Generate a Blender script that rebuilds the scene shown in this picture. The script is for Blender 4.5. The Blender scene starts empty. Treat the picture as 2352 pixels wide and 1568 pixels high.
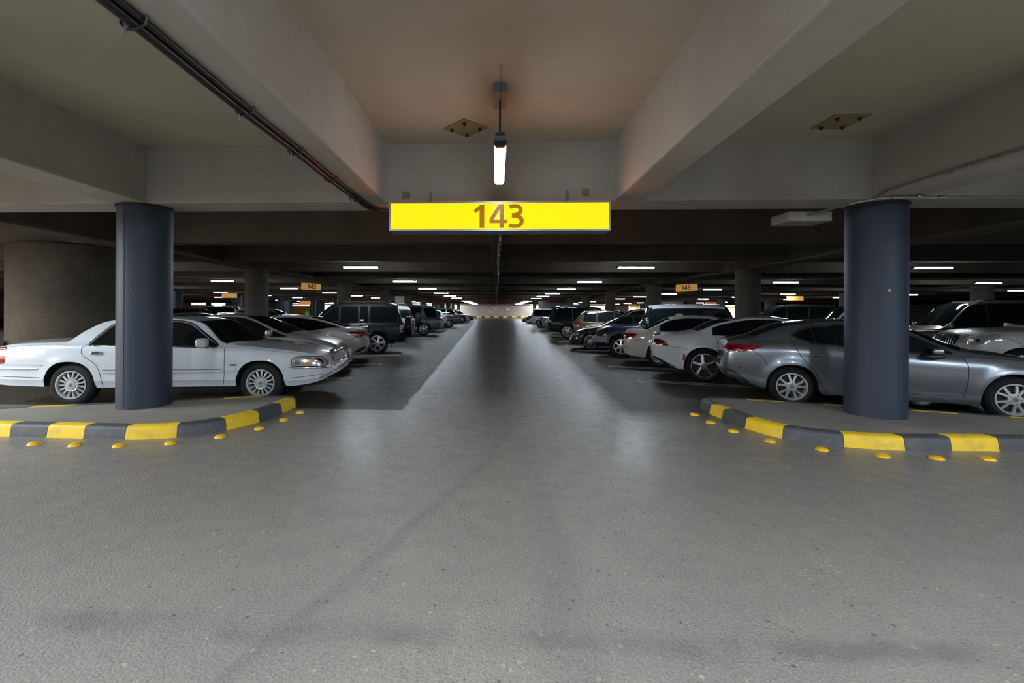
import bpy, bmesh, math, random
from mathutils import Vector, Matrix
random.seed(7)
SC = bpy.context.scene
COL = SC.collection
PI = math.pi

# ------------------------------------------------------------------ mesh helpers
class MB:
    """collects geometry for ONE mesh object"""
    def __init__(s):
        s.v = []; s.f = []
    def add(s, vs, fs):
        b = len(s.v); s.v += [tuple(p) for p in vs]; s.f += [tuple(b + i for i in f) for f in fs]
        return s
    def box(s, x0, x1, y0, y1, z0, z1):
        return s.add([(x0,y0,z0),(x1,y0,z0),(x1,y1,z0),(x0,y1,z0),(x0,y0,z1),(x1,y0,z1),(x1,y1,z1),(x0,y1,z1)],
                     [(0,3,2,1),(4,5,6,7),(0,1,5,4),(1,2,6,5),(2,3,7,6),(3,0,4,7)])
    def obox(s, c, ax, ay, az):
        c = Vector(c); ax = Vector(ax); ay = Vector(ay); az = Vector(az)
        vs = [c + ax*i + ay*j + az*k for k in (-1,1) for (i,j) in ((-1,-1),(1,-1),(1,1),(-1,1))]
        return s.add(vs, [(0,3,2,1),(4,5,6,7),(0,1,5,4),(1,2,6,5),(2,3,7,6),(3,0,4,7)])
    def lathe(s, prof, n=32, axis='z', c=(0,0,0), caps=True):
        """prof: (radius, height) pairs"""
        vs = []; fs = []; m = len(prof)
        for i in range(n):
            a = 2*PI*i/n
            for r, h in prof:
                x, y = r*math.cos(a), r*math.sin(a)
                if axis == 'z': p = (x, y, h)
                elif axis == 'y': p = (x, h, y)
                else: p = (h, x, y)
                vs.append((p[0]+c[0], p[1]+c[1], p[2]+c[2]))
        for i in range(n):
            j = (i+1) % n
            for k in range(m-1):
                fs.append((i*m+k, j*m+k, j*m+k+1, i*m+k+1))
        if caps:
            fs.append(tuple(i*m for i in range(n))[::-1]); fs.append(tuple(i*m+m-1 for i in range(n)))
        return s.add(vs, fs)
    def tube(s, path, r, n=8, caps=True):
        P = [Vector(p) for p in path]; vs = []; fs = []
        up = Vector((0,0,1))
        for i, p in enumerate(P):
            d = (P[min(i+1,len(P)-1)] - P[max(i-1,0)]).normalized()
            u = d.cross(up)
            if u.length < 1e-4: u = d.cross(Vector((1,0,0)))
            u.normalize(); w = u.cross(d).normalized()
            for k in range(n):
                a = 2*PI*k/n
                vs.append(p + (u*math.cos(a) + w*math.sin(a))*r)
        for i in range(len(P)-1):
            for k in range(n):
                fs.append((i*n+k, i*n+(k+1)%n, (i+1)*n+(k+1)%n, (i+1)*n+k))
        if caps:
            fs.append(tuple(range(n))[::-1]); fs.append(tuple((len(P)-1)*n+k for k in range(n)))
        return s.add(vs, fs)
    def superell(s, c, r, e=0.5, nu=16, nv=10, rot=None):
        def f(w, m): return math.copysign(abs(w)**m, w)
        vs = []; fs = []
        for j in range(nv+1):
            v = -PI/2 + PI*j/nv
            for i in range(nu):
                u = 2*PI*i/nu
                p = Vector((r[0]*f(math.cos(v),e)*f(math.cos(u),e), r[1]*f(math.cos(v),e)*f(math.sin(u),e), r[2]*f(math.sin(v),e)))
                if rot: p = rot @ p
                vs.append(p + Vector(c))
        for j in range(nv):
            for i in range(nu):
                fs.append((j*nu+i, j*nu+(i+1)%nu, (j+1)*nu+(i+1)%nu, (j+1)*nu+i))
        return s.add(vs, fs)
    def grid(s, rows, flip=False, skirt=None):
        """rows of points; skirt: function(point)->lower point gives the sheet an edge"""
        n = len(rows[0]); m = len(rows); vs = [p for r in rows for p in r]; fs = []
        for j in range(m-1):
            for i in range(n-1):
                f = (j*n+i, j*n+i+1, (j+1)*n+i+1, (j+1)*n+i)
                fs.append(f[::-1] if flip else f)
        if skirt:
            ring = [i for i in range(n)] + [j*n+n-1 for j in range(1,m)] + [(m-1)*n+i for i in range(n-2,-1,-1)] + [j*n for j in range(m-2,0,-1)]
            b = len(vs); vs = vs + [skirt(vs[i]) for i in ring]; L = len(ring)
            for k in range(L):
                q = (ring[k], b+k, b+(k+1)%L, ring[(k+1)%L])
                fs.append(q if not flip else q[::-1])
        return s.add(vs, fs)
    def prism(s, poly, z0, z1):
        n = len(poly)
        vs = [(x,y,z0) for x,y in poly] + [(x,y,z1) for x,y in poly]
        return s.add(vs, [tuple(range(n))[::-1], tuple(range(n,2*n))] + [(i,(i+1)%n,n+(i+1)%n,n+i) for i in range(n)])
    def build(s, name, m=None, parent=None, smooth=None, bevel=0):
        me = bpy.data.meshes.new(name)
        me.from_pydata(s.v, [], s.f)
        bm = bmesh.new(); bm.from_mesh(me)
        bmesh.ops.remove_doubles(bm, verts=bm.verts, dist=1e-5)
        bmesh.ops.recalc_face_normals(bm, faces=bm.faces)
        if bevel:
            es = [e for e in bm.edges if len(e.link_faces) == 2 and e.calc_face_angle(0) > 0.7]
            bmesh.ops.bevel(bm, geom=es, offset=bevel, segments=2, affect='EDGES', profile=0.6)
        bm.to_mesh(me); bm.free()
        if smooth is not None:
            me.polygons.foreach_set('use_smooth', [True]*len(me.polygons))
            me.set_sharp_from_angle(angle=math.radians(smooth))
        if m is not None: me.materials.append(m)
        o = bpy.data.objects.new(name, me); COL.objects.link(o)
        if parent is not None: o.parent = parent
        return o

def tag(o, label=None, cat=None, group=None, kind=None):
    if label: o['label'] = label
    if cat: o['category'] = cat
    if group: o['group'] = group
    if kind: o['kind'] = kind
    return o
def empty(name, loc=(0,0,0), rz=0):
    o = bpy.data.objects.new(name, None); COL.objects.link(o)
    o.location = loc; o.rotation_euler = (0,0,rz); o.empty_display_size = .2
    return o
def copy_tree(o, parent=None):
    c = o.copy(); COL.objects.link(c)
    if parent is not None: c.parent = parent
    for ch in o.children: copy_tree(ch, c)
    return c
def struct(o): o['kind'] = 'structure'; return o

# ------------------------------------------------------------------ materials
def newmat(name):
    m = bpy.data.materials.new(name); m.use_nodes = True
    nt = m.node_tree; return m, nt, nt.nodes['Principled BSDF']
def pm(name, col, rough=.5, metal=0, coat=0, emit=None, es=0, spec=.5):
    m, nt, b = newmat(name)
    b.inputs['Base Color'].default_value = (*col, 1)
    b.inputs['Roughness'].default_value = rough
    b.inputs['Metallic'].default_value = metal
    b.inputs['Coat Weight'].default_value = coat
    b.inputs['Coat Roughness'].default_value = .04
    b.inputs['Specular IOR Level'].default_value = spec
    if emit:
        b.inputs['Emission Color'].default_value = (*emit, 1)
        b.inputs['Emission Strength'].default_value = es
    return m
def N(nt, t, **kw):
    n = nt.nodes.new(t)
    for k, v in kw.items():
        if hasattr(n, k): setattr(n, k, v)
        else: n.inputs[k].default_value = v
    return n
def math_(nt, op, a, b=None, clamp=False):
    n = nt.nodes.new('ShaderNodeMath'); n.operation = op; n.use_clamp = clamp
    for i, q in enumerate((a, b)):
        if q is None: continue
        if isinstance(q, (int, float)): n.inputs[i].default_value = q
        else: nt.links.new(q, n.inputs[i])
    return n.outputs[0]
def mixc(nt, fac, a, b, mode='MIX'):
    n = nt.nodes.new('ShaderNodeMix'); n.data_type = 'RGBA'; n.blend_type = mode
    for sock, q in ((n.inputs[0], fac), (n.inputs[6], a), (n.inputs[7], b)):
        if isinstance(q, (int, float)): sock.default_value = q
        elif isinstance(q, tuple): sock.default_value = (*q, 1) if len(q) == 3 else q
        else: nt.links.new(q, sock)
    return n.outputs[2]
def ramp(nt, src, a, b):
    n = nt.nodes.new('ShaderNodeMapRange'); n.clamp = True
    nt.links.new(src, n.inputs[0]); n.inputs[1].default_value = a; n.inputs[2].default_value = b
    return n.outputs[0]
def noise(nt, vec, scale, detail=3, rough=.5):
    n = nt.nodes.new('ShaderNodeTexNoise'); n.inputs['Scale'].default_value = scale
    n.inputs['Detail'].default_value = detail; n.inputs['Roughness'].default_value = rough
    nt.links.new(vec, n.inputs['Vector']); return n.outputs['Fac']
def pos(nt):
    return nt.nodes.new('ShaderNodeNewGeometry').outputs['Position']
def concrete(name, col, dark, var=.35, rough=.8, pits=0.0, boards=False):
    m, nt, b = newmat(name); p = pos(nt)
    f = ramp(nt, noise(nt, p, .9, 5, .62), .32, .72)
    f2 = ramp(nt, noise(nt, p, 9, 4, .6), .3, .75)
    c = mixc(nt, math_(nt, 'MULTIPLY', f, var), col, dark)
    c = mixc(nt, math_(nt, 'MULTIPLY', f2, var*.35), c, dark)
    if pits:
        v = N(nt, 'ShaderNodeTexVoronoi'); v.inputs['Scale'].default_value = 30
        nt.links.new(p, v.inputs['Vector'])
        d = math_(nt, 'LESS_THAN', v.outputs['Distance'], .22)
        g = ramp(nt, noise(nt, p, 1.3, 4, .7), .60, .72)
        c = mixc(nt, math_(nt, 'MULTIPLY', math_(nt, 'MULTIPLY', d, g), pits), c, (.05,.045,.04))
    nt.links.new(c, b.inputs['Base Color'])
    b.inputs['Roughness'].default_value = rough
    b.inputs['Specular IOR Level'].default_value = .3
    bp = nt.nodes.new('ShaderNodeBump'); bp.inputs['Strength'].default_value = .12; bp.inputs['Distance'].default_value = .01
    nt.links.new(noise(nt, p, 40, 4), bp.inputs['Height']); nt.links.new(bp.outputs[0], b.inputs['Normal'])
    return m

M = {}
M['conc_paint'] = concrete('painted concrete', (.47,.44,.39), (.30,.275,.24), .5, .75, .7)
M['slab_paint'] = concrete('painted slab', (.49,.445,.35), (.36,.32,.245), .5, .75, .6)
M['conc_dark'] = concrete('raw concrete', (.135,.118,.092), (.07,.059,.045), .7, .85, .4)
M['conc_pier'] = concrete('stained concrete', (.105,.09,.068), (.045,.037,.028), .9, .85)
M['conc_core'] = concrete('core wall', (.17,.165,.16), (.11,.105,.1), .4)
M['conc_col'] = concrete('pillar concrete', (.13,.112,.09), (.07,.06,.05), .6)
M['wall_end'] = concrete('end wall', (.30,.295,.285), (.24,.235,.225), .4)
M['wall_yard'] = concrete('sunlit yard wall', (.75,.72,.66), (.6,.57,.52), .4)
M['wall_side'] = concrete('side wall', (.25,.22,.18), (.15,.13,.10), .5)
M['sodium_glow_wall'] = concrete('wall with sodium glow in colour', (.75,.36,.08), (.55,.25,.05), .4)  # orange sodium lamp light put into the wall colour
M['island'] = concrete('island paving', (.30,.27,.235), (.17,.15,.13), .9, .85)
M['blue_pillar'] = concrete('blue grey paint', (.036,.045,.066), (.028,.036,.053), .3, .50)
M['blue_far'] = M['blue_pillar']
M['joint'] = pm('dark joint', (.02,.02,.022), .8)
M['white_line'] = concrete('road paint white', (.55,.56,.54), (.25,.25,.24), .6, .6)
def kerbmat(name, col, dirt):
    m, nt, b = newmat(name); p = pos(nt)
    f = ramp(nt, noise(nt, p, 6, 5, .65), .5, .8)
    c = mixc(nt, math_(nt, 'MULTIPLY', f, .75), col, dirt)
    nt.links.new(c, b.inputs['Base Color']); b.inputs['Roughness'].default_value = .55
    bp = nt.nodes.new('ShaderNodeBump'); bp.inputs['Strength'].default_value = .4; bp.inputs['Distance'].default_value = .01
    nt.links.new(noise(nt, p, 30, 5), bp.inputs['Height']); nt.links.new(bp.outputs[0], b.inputs['Normal'])
    return m
M['kerb_yellow'] = kerbmat('kerb yellow', (.80,.52,.012), (.42,.27,.06))
M['kerb_black'] = kerbmat('kerb black', (.055,.057,.062), (.12,.115,.11))
M['stud'] = pm('stud yellow', (.80,.46,.01), .25, 0, .6)
M['black_rub'] = pm('black rubber', (.012,.012,.013), .55)
M['tyre'] = pm('tyre rubber', (.009,.009,.010), .7, spec=.3)
M['under'] = pm('underbody', (.006,.006,.007), .8)
M['black_plastic'] = pm('black plastic', (.016,.016,.018), .45)
M['grey_plastic'] = pm('grey plastic', (.25,.26,.27), .5)
M['seam'] = pm('panel gap', (.012,.012,.013), .7)
M['glass'] = pm('tinted glass', (.006,.008,.009), .04, 0, 0, spec=.35)
M['glass_light'] = pm('clear window glass', (.012,.018,.019), .04, 0, 0, spec=.45)
M['chrome'] = pm('chrome', (.72,.73,.75), .12, 1)
M['alloy'] = pm('alloy', (.62,.63,.65), .28, 1)
M['alloy_dark'] = pm('dark alloy', (.30,.30,.31), .3, 1)
M['alloy_bright'] = pm('bright painted alloy', (.55,.56,.57), .3, .55, .4)
M['brake'] = pm('brake disc', (.012,.012,.013), .6)
M['headlamp'] = pm('headlamp lens', (.50,.52,.55), .10, .45, 1)
M['headlamp_dark'] = pm('smoked lamp', (.03,.03,.035), .06, .2, 1)
M['amber'] = pm('amber lens', (.75,.27,.01), .12, 0, 1)
M['red_lens'] = pm('red lens', (.26,.006,.012), .1, 0, 1)
M['dark_red_lens'] = pm('dark red lens', (.09,.006,.012), .1, 0, 1)
M['galv'] = pm('galvanised steel', (.42,.43,.44), .38, .9)
M['grey_metal'] = pm('grey metal', (.22,.23,.25), .45, .5)
M['dark_metal'] = pm('dark metal', (.05,.05,.055), .4, .6)
M['pipe_black'] = pm('black conduit', (.012,.012,.014), .4)
M['pipe_red'] = pm('red pipe', (.16,.022,.018), .5)
M['cable_pink'] = pm('pale cable', (.55,.42,.38), .6)
M['plate_olive'] = concrete('ceiling plate', (.30,.25,.14), (.20,.16,.08), .6)
M['sign_yellow'] = pm('backlit yellow', (.15,.10,.0), .12, 0, 0, (3.1,.86,.01), 1.0, .06)
M['digit'] = pm('sign digits', (.30,.16,.015), .18, 0, 0, (.30,.14,.0), .55, .10)
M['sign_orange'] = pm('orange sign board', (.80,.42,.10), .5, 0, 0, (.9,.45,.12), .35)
M['sign_white'] = pm('white sign board', (.75,.74,.72), .5)
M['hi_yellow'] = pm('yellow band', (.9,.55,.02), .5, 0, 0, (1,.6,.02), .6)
M['lime'] = pm('lime vest', (.35,.9,.05), .6)
M['skin'] = pm('skin', (.25,.14,.09), .6)
M['dark_cloth'] = pm('dark cloth', (.02,.02,.025), .8)
LAMP = 130.0
M['lamp'] = pm('lamp diffuser', (.9,.92,.95), .3, 0, 0, (.80,.90,1.0), LAMP)
M['lamp_near'] = pm('near lamp diffuser', (.9,.92,.95), .3, 0, 0, (.74,.88,1.0), 420.0)
M['lamp_added_side'] = pm('added side lamp diffuser', (.9,.92,.95), .3, 0, 0, (.77,.88,1.0), 620.0)  # for the extra tubes added out of view to light the sides
M['lamp_pendant'] = pm('pendant diffuser', (.9,.92,.95), .3, 0, 0, (.86,.93,1.0), 28.0)
def paint(name, col, metal=0.0, rough=.35):
    dark = max(col) < .06
    m = pm('car paint '+name, col, rough, metal, (.22 if dark else 1.0), spec=.15 if dark else .5); return m
P = {
 'white': paint('white', (.56,.59,.63)), 'pearl': paint('pearl', (.50,.48,.45), .15), 'silver': paint('silver beige', (.42,.40,.375), .35),
 'cream': paint('cream white', (.52,.50,.46)), 'grey': paint('metallic grey', (.21,.225,.25), .75, .3),
 'black': paint('black', (.012,.016,.016)), 'navy': paint('navy', (.007,.010,.022)), 'bluegrey': paint('blue grey', (.115,.14,.21), .5, .32),
 'plum': paint('plum grey', (.085,.075,.09), .4), 'brown': paint('dark brown', (.035,.029,.03), .4), 'olive': paint('olive gold', (.105,.088,.038), .45),
 'bronze': paint('bronze', (.16,.135,.11), .5), 'darkblue': paint('dark slate blue', (.02,.026,.038), .4), 'gun': paint('gunmetal', (.09,.09,.10), .5),
 'ltgrey': paint('light grey', (.38,.39,.40), .4),
}
# asphalt
def asphalt():
    m, nt, b = newmat('asphalt'); p = pos(nt)
    sx = nt.nodes.new('ShaderNodeSeparateXYZ'); nt.links.new(p, sx.inputs[0]); X, Y = sx.outputs[0], sx.outputs[1]
    wob = math_(nt, 'MULTIPLY', math_(nt, 'SUBTRACT', noise(nt, p, 1.2, 5, .65), .5), .30)
    big = ramp(nt, noise(nt, p, .55, 4, .6), .3, .72)
    med = ramp(nt, noise(nt, p, 5, 5, .65), .3, .72)
    fine = ramp(nt, noise(nt, p, 75, 4, .75), .34, .70)
    base = mixc(nt, big, (.325,.29,.248), (.262,.238,.21))
    base = mixc(nt, math_(nt, 'MULTIPLY', med, .30), base, (.15,.142,.134))
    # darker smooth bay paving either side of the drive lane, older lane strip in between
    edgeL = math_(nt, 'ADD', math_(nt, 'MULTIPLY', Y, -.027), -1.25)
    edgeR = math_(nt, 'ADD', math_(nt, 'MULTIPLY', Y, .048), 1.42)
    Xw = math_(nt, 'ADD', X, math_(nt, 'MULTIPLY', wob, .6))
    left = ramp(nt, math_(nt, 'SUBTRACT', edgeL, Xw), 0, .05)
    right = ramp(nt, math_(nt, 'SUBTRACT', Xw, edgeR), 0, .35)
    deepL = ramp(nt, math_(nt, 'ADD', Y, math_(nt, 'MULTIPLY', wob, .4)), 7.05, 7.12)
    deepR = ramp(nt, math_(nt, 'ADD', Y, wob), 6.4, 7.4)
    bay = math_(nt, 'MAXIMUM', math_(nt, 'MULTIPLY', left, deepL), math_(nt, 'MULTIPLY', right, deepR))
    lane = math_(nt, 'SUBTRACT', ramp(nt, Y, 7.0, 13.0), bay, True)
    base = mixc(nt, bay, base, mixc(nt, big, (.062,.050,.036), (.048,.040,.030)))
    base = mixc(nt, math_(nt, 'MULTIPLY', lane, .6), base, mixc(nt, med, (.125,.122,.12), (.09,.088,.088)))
    # stones
    v = N(nt, 'ShaderNodeTexVoronoi'); v.inputs['Scale'].default_value = 62; nt.links.new(p, v.inputs['Vector'])
    sc = nt.nodes.new('ShaderNodeSeparateColor'); nt.links.new(v.outputs['Color'], sc.inputs[0])
    inside = math_(nt, 'LESS_THAN', v.outputs['Distance'], .30)
    lightst = math_(nt, 'MULTIPLY', inside, math_(nt, 'GREATER_THAN', sc.outputs[0], .86))
    darkst = math_(nt, 'MULTIPLY', inside, math_(nt, 'LESS_THAN', sc.outputs[0], .22))
    keep = math_(nt, 'SUBTRACT', 1.0, math_(nt, 'MULTIPLY', bay, .8))
    base = mixc(nt, math_(nt, 'MULTIPLY', math_(nt, 'MULTIPLY', lightst, keep), .55), base, (.44,.40,.31))
    base = mixc(nt, math_(nt, 'MULTIPLY', math_(nt, 'MULTIPLY', darkst, keep), .50), base, (.05,.05,.052))
    v2 = N(nt, 'ShaderNodeTexVoronoi'); v2.inputs['Scale'].default_value = 27; nt.links.new(p, v2.inputs['Vector'])
    s2 = nt.nodes.new('ShaderNodeSeparateColor'); nt.links.new(v2.outputs['Color'], s2.inputs[0])
    in2 = math_(nt, 'LESS_THAN', math_(nt, 'ADD', v2.outputs['Distance'], math_(nt, 'MULTIPLY', s2.outputs[2], .15)), .30)
    base = mixc(nt, math_(nt, 'MULTIPLY', math_(nt, 'MULTIPLY', in2, math_(nt, 'GREATER_THAN', s2.outputs[0], .93)), .8), base, (.52,.46,.35))
    base = mixc(nt, math_(nt, 'MULTIPLY', math_(nt, 'MULTIPLY', in2, math_(nt, 'LESS_THAN', s2.outputs[1], .05)), .75), base, (.03,.03,.032))
    base = mixc(nt, math_(nt, 'MULTIPLY', fine, .68), base, (.065,.060,.055))
    # worn transverse joints and old tyre tracks
    def band(coord, c, w, s):
        d = math_(nt, 'ABSOLUTE', math_(nt, 'SUBTRACT', math_(nt, 'ADD', coord, wob), c))
        return math_(nt, 'MULTIPLY', math_(nt, 'SUBTRACT', 1.0, ramp(nt, d, w*.3, w)), s)
    tr = math_(nt, 'MULTIPLY', band(Y, 2.18, .11, .40), ramp(nt, noise(nt, p, 2.6, 4, .6), .35, .62))
    tr = math_(nt, 'MAXIMUM', tr, band(Y, 5.15, .02, .25))
    diag = math_(nt, 'SUBTRACT', X, math_(nt, 'MULTIPLY', Y, .50))
    diag2 = math_(nt, 'ADD', diag, math_(nt, 'MULTIPLY', math_(nt,'MULTIPLY',Y,Y), .022))
    tr = math_(nt, 'MAXIMUM', tr, math_(nt, 'MULTIPLY', band(diag2, -2.0, .07, .20), math_(nt, 'SUBTRACT', 1.0, ramp(nt, Y, 5.5, 7))))
    tr = math_(nt, 'MAXIMUM', tr, math_(nt, 'MULTIPLY', band(X, 0.35, .16, .16), math_(nt, 'SUBTRACT', 1.0, ramp(nt, Y, 4.0, 7))))
    patch = ramp(nt, noise(nt, p, 2.2, 5, .7), .66, .74)
    tr = math_(nt, 'MAXIMUM', tr, math_(nt, 'MULTIPLY', patch, .18))
    base = mixc(nt, tr, base, (.055,.056,.062))
    nt.links.new(base, b.inputs['Base Color'])
    rg = math_(nt, 'ADD', .31, math_(nt, 'MULTIPLY', med, .16))
    rg = math_(nt, 'ADD', rg, math_(nt, 'MULTIPLY', bay, .12))
    nt.links.new(rg, b.inputs['Roughness'])
    nt.links.new(math_(nt, 'SUBTRACT', .5, math_(nt, 'MULTIPLY', bay, .32)), b.inputs['Specular IOR Level'])
    bp = nt.nodes.new('ShaderNodeBump'); bp.inputs['Strength'].default_value = .5; bp.inputs['Distance'].default_value = .008
    h = math_(nt, 'ADD', noise(nt, p, 70, 3), math_(nt, 'MULTIPLY', v.outputs['Distance'], -.8))
    nt.links.new(h, bp.inputs['Height']); nt.links.new(bp.outputs[0], b.inputs['Normal'])
    nt.links.new(math_(nt, 'MULTIPLY', math_(nt, 'SUBTRACT', 1.0, math_(nt, 'MULTIPLY', bay, .7)), .13), b.inputs['Coat Weight'])
    b.inputs['Coat Roughness'].default_value = .23
    return m
M['asphalt'] = asphalt()

# ------------------------------------------------------------------ setting
ZB = 3.07      # underside of beams
ZS = 3.87      # slab
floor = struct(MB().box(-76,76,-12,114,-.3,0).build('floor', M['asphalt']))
XS = 75
front_slab = MB().box(-13.4,XS,-11,6.3,ZS,ZS+.25)
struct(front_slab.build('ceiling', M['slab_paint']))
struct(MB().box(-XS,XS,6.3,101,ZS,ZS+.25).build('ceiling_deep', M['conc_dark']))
def beam(name, x0,x1,y0,y1, m, z0=ZB, bev=.02):
    return struct(MB().box(x0,x1,y0,y1,z0,ZS+.02).build(name, m, bevel=bev))
beam('beam_cross', -XS,XS,6.25,6.82, M['conc_paint'])
beam('beam_cross', -13.3,XS,-9.6,-9.0, M['conc_paint'])
for a, b_ in ((-1.93,-1.55),(1.60,1.99)): beam('beam_long', a,b_,-9.0,6.26, M['conc_paint'])
for sx in (-1,1):
    beam('beam_girder', *sorted((sx*4.97, sx*5.5)), -9.0,6.26, M['conc_paint'])
    for k in ((8.65, 12.1) if sx < 0 else (8.65, 12.1, 15.6, 19.1, 22.6, 26.1)): beam('beam_long', *sorted((sx*k, sx*(k+.4))), -9.0,6.26, M['conc_paint'])
for k in range(25):
    y = 10.0 + 3.72*k
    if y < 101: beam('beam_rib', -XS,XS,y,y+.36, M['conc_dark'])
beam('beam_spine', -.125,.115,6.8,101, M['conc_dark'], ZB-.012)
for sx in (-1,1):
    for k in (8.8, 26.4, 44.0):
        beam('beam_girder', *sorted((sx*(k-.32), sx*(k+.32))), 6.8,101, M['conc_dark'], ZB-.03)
struct(MB().box(-XS-.3,-XS,-11,114,0,ZS+.2).build('wall_left', M['wall_side']))
# added out-of-view deck edge: wall and low parapet let daylight reach the left pillar
struct(MB().box(-13.4,-13.1,-11,-1.5,0,ZS).build('wall_left', M['wall_side']))  # added wall out of view, part of the added deck edge
struct(MB().box(-13.4,-13.1,-1.5,6.25,0,1.0).build('trim_added_parapet', M['conc_paint']))
struct(MB().box(XS,XS+.3,-11,114,0,ZS+.2).build('wall_right', M['wall_side']))
struct(MB().box(-XS,XS,-11.3,-11,0,ZS+.2).build('wall_back', M['conc_paint']))
struct(MB().box(-9,8,108,108.3,0,4.2).build('wall_end', M['wall_end']))
for x in (-4.2,3.0): struct(MB().box(x-.03,x+.03,107.96,108.01,.1,4.1).build('trim_wall_joint', M['conc_core']))
struct(MB().box(-8.6,7.6,101,108.3,4.2,4.4).build('ceiling_added_canopy', M['conc_dark']))  # unseen roof added to dim the middle of the end wall
struct(MB().box(-XS,XS,113,113.3,0,6).build('wall_yard', M['wall_yard']))
# low fins and blank panels that close the deck's far edge on both sides
fx = [8.4+1.25*k for k in range(4)]
for sx in (-1,1):
    for x in fx: struct(MB().box(sx*x-.34,sx*x+.34,100.6,101.2,0,ZS).build('wall_fin', M['wall_side']))
for a, b_ in ((-75,-69.5),(-66,-65),(-61.5,-46),(-41.5,-39.2),(-35.5,-18.7),(-16.7,-15.5),(-14.1,-12.4),(12.4,16.8),(18.2,19.6),(23.8,28.9),(30.6,31.0),(32.6,48.6),(52.4,75)):
    struct(MB().box(a,b_,100.7,101,0,ZS).build('wall_panel', M['wall_side']))
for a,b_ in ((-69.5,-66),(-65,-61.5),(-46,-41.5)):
    struct(MB().box(a,b_,100.7,101,0,2.55).build('wall_sodium_glow', M['sodium_glow_wall']))  # panels tinted to stand for sodium light falling on them
# solid stair core standing on the right of the aisle far down
core = MB().box(6.05,10.1,61,66,0,ZS).build('wall_core', M['conc_core']); struct(core)
struct(MB().box(-20.0,-15.5,62,66,0,ZS).build('wall_core', M['conc_core']))
struct(MB().box(21,25,62,66,0,ZS).build('wall_core', M['conc_core']))

# broad round pier behind the white sedan
pr = empty('pier', (-10.5,10.95,0)); tag(pr, 'massive round stained concrete pier behind the white saloon at the far left', 'pillar', kind='thing')
MB().lathe([(1.27,0),(1.27,3.04),(1.25,3.06)], 64).build('shaft', M['conc_pier'], pr, 40)
g = MB()
MB().obox((-.95,-1.12,.66),(.36,-.17,0),(.01,.02,0),(0,0,.20)).build('vent_surround', M['dark_metal'], pr)
for k in range(16):
    t = -1+2*(k+.5)/16
    g.obox((-.95+.34*t-.02,-1.12-.16*t-.02,.66),(.008,-.004,0),(.004,.012,0),(0,0,.18))
g.build('vent_grille', M['grey_metal'], pr)

# pillars
def pillar(x, y, r, m, label, group=None, seam=None, ring=True, z0=0.0, sx=1.0):
    e = empty('pillar', (x,y,z0)); tag(e, label, 'pillar', group, 'thing')
    h = ZB - z0 - (0 if ring else .032)
    MB().lathe([(r,0),(r,h-(.02 if ring else 0))], 64).build('shaft', m, e, 40).scale = (sx,1,1)
    if ring: MB().lathe([(r+.008,h-.035),(r+.016,h-.03),(r+.016,h-.002),(r,h)], 64).build('top_joint', M['joint'], e, 40)
    if seam is not None:
        MB().obox((r*math.cos(seam), r*math.sin(seam), h/2), (.004*-math.sin(seam),.004*math.cos(seam),0), (.003*math.cos(seam),.003*math.sin(seam),0), (0,0,h/2-.04)).build('paint_seam', M['joint'], e)
    return e
pL = pillar(-5.2,6.52,.345, M['blue_pillar'], 'round blue-grey painted pillar in front of the white saloon', seam=math.radians(-96), z0=.148)
pR = pillar(5.31,6.62,.345, M['blue_pillar'], 'round blue-grey painted pillar in front of the silver-grey saloon', z0=.148)
for e, ang, z, m in ((pL,-78,1.70,pm('red dot',(.5,.05,.03),.6)), (pR,-105,1.72,pm('pale chip',(.6,.5,.48),.7))):
    a = math.radians(ang)
    MB().superell((.345*math.cos(a),.345*math.sin(a),z),(.014,.014,.022),1,10,6).build('paint_spot', m, e, 60)
ORD = ['first','second','third','fourth','fifth','sixth','seventh','eighth','ninth','tenth','eleventh','twelfth']
for sx, side in ((-1,'left'),(1,'right')):
    for k in range(8):
        y = 16.35 + 9.6*k
        if sx > 0 and 60 < y < 67: continue
        if k < 5: lab, gr = 'bare concrete pillar among the cars %s of the aisle, %s from the front' % (side, ORD[k]), None
        else: lab, gr = 'small distant bare concrete pillar in the row on the %s of the aisle' % side, 'distant pillars %s of the aisle' % side
        pillar(sx*8.8, y, .395, M['conc_col'], lab, gr, ring=False)
    for k in range(7):
        y = 25.95 + 9.6*k
        lab, gr = 'dim pillar in the second row far over on the %s side of the deck' % side, 'second row pillars %s' % side
        pillar(sx*26.4, y, .45, M['blue_far'] if sx < 0 else M['conc_col'], lab, gr, ring=False)
for k, (x, y, w_) in enumerate(((-28.0,38.5,1.25),(-28.8,51,1.5),(-32.8,70,1.3),(-29.6,75,1.7),(-50,77,.9))):
    pillar(x, y, .42, M['blue_far'], 'broad blue painted pillar far over on the left deck, %s nearest of five' % ORD[k], ring=False, sx=w_/.84)

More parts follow.
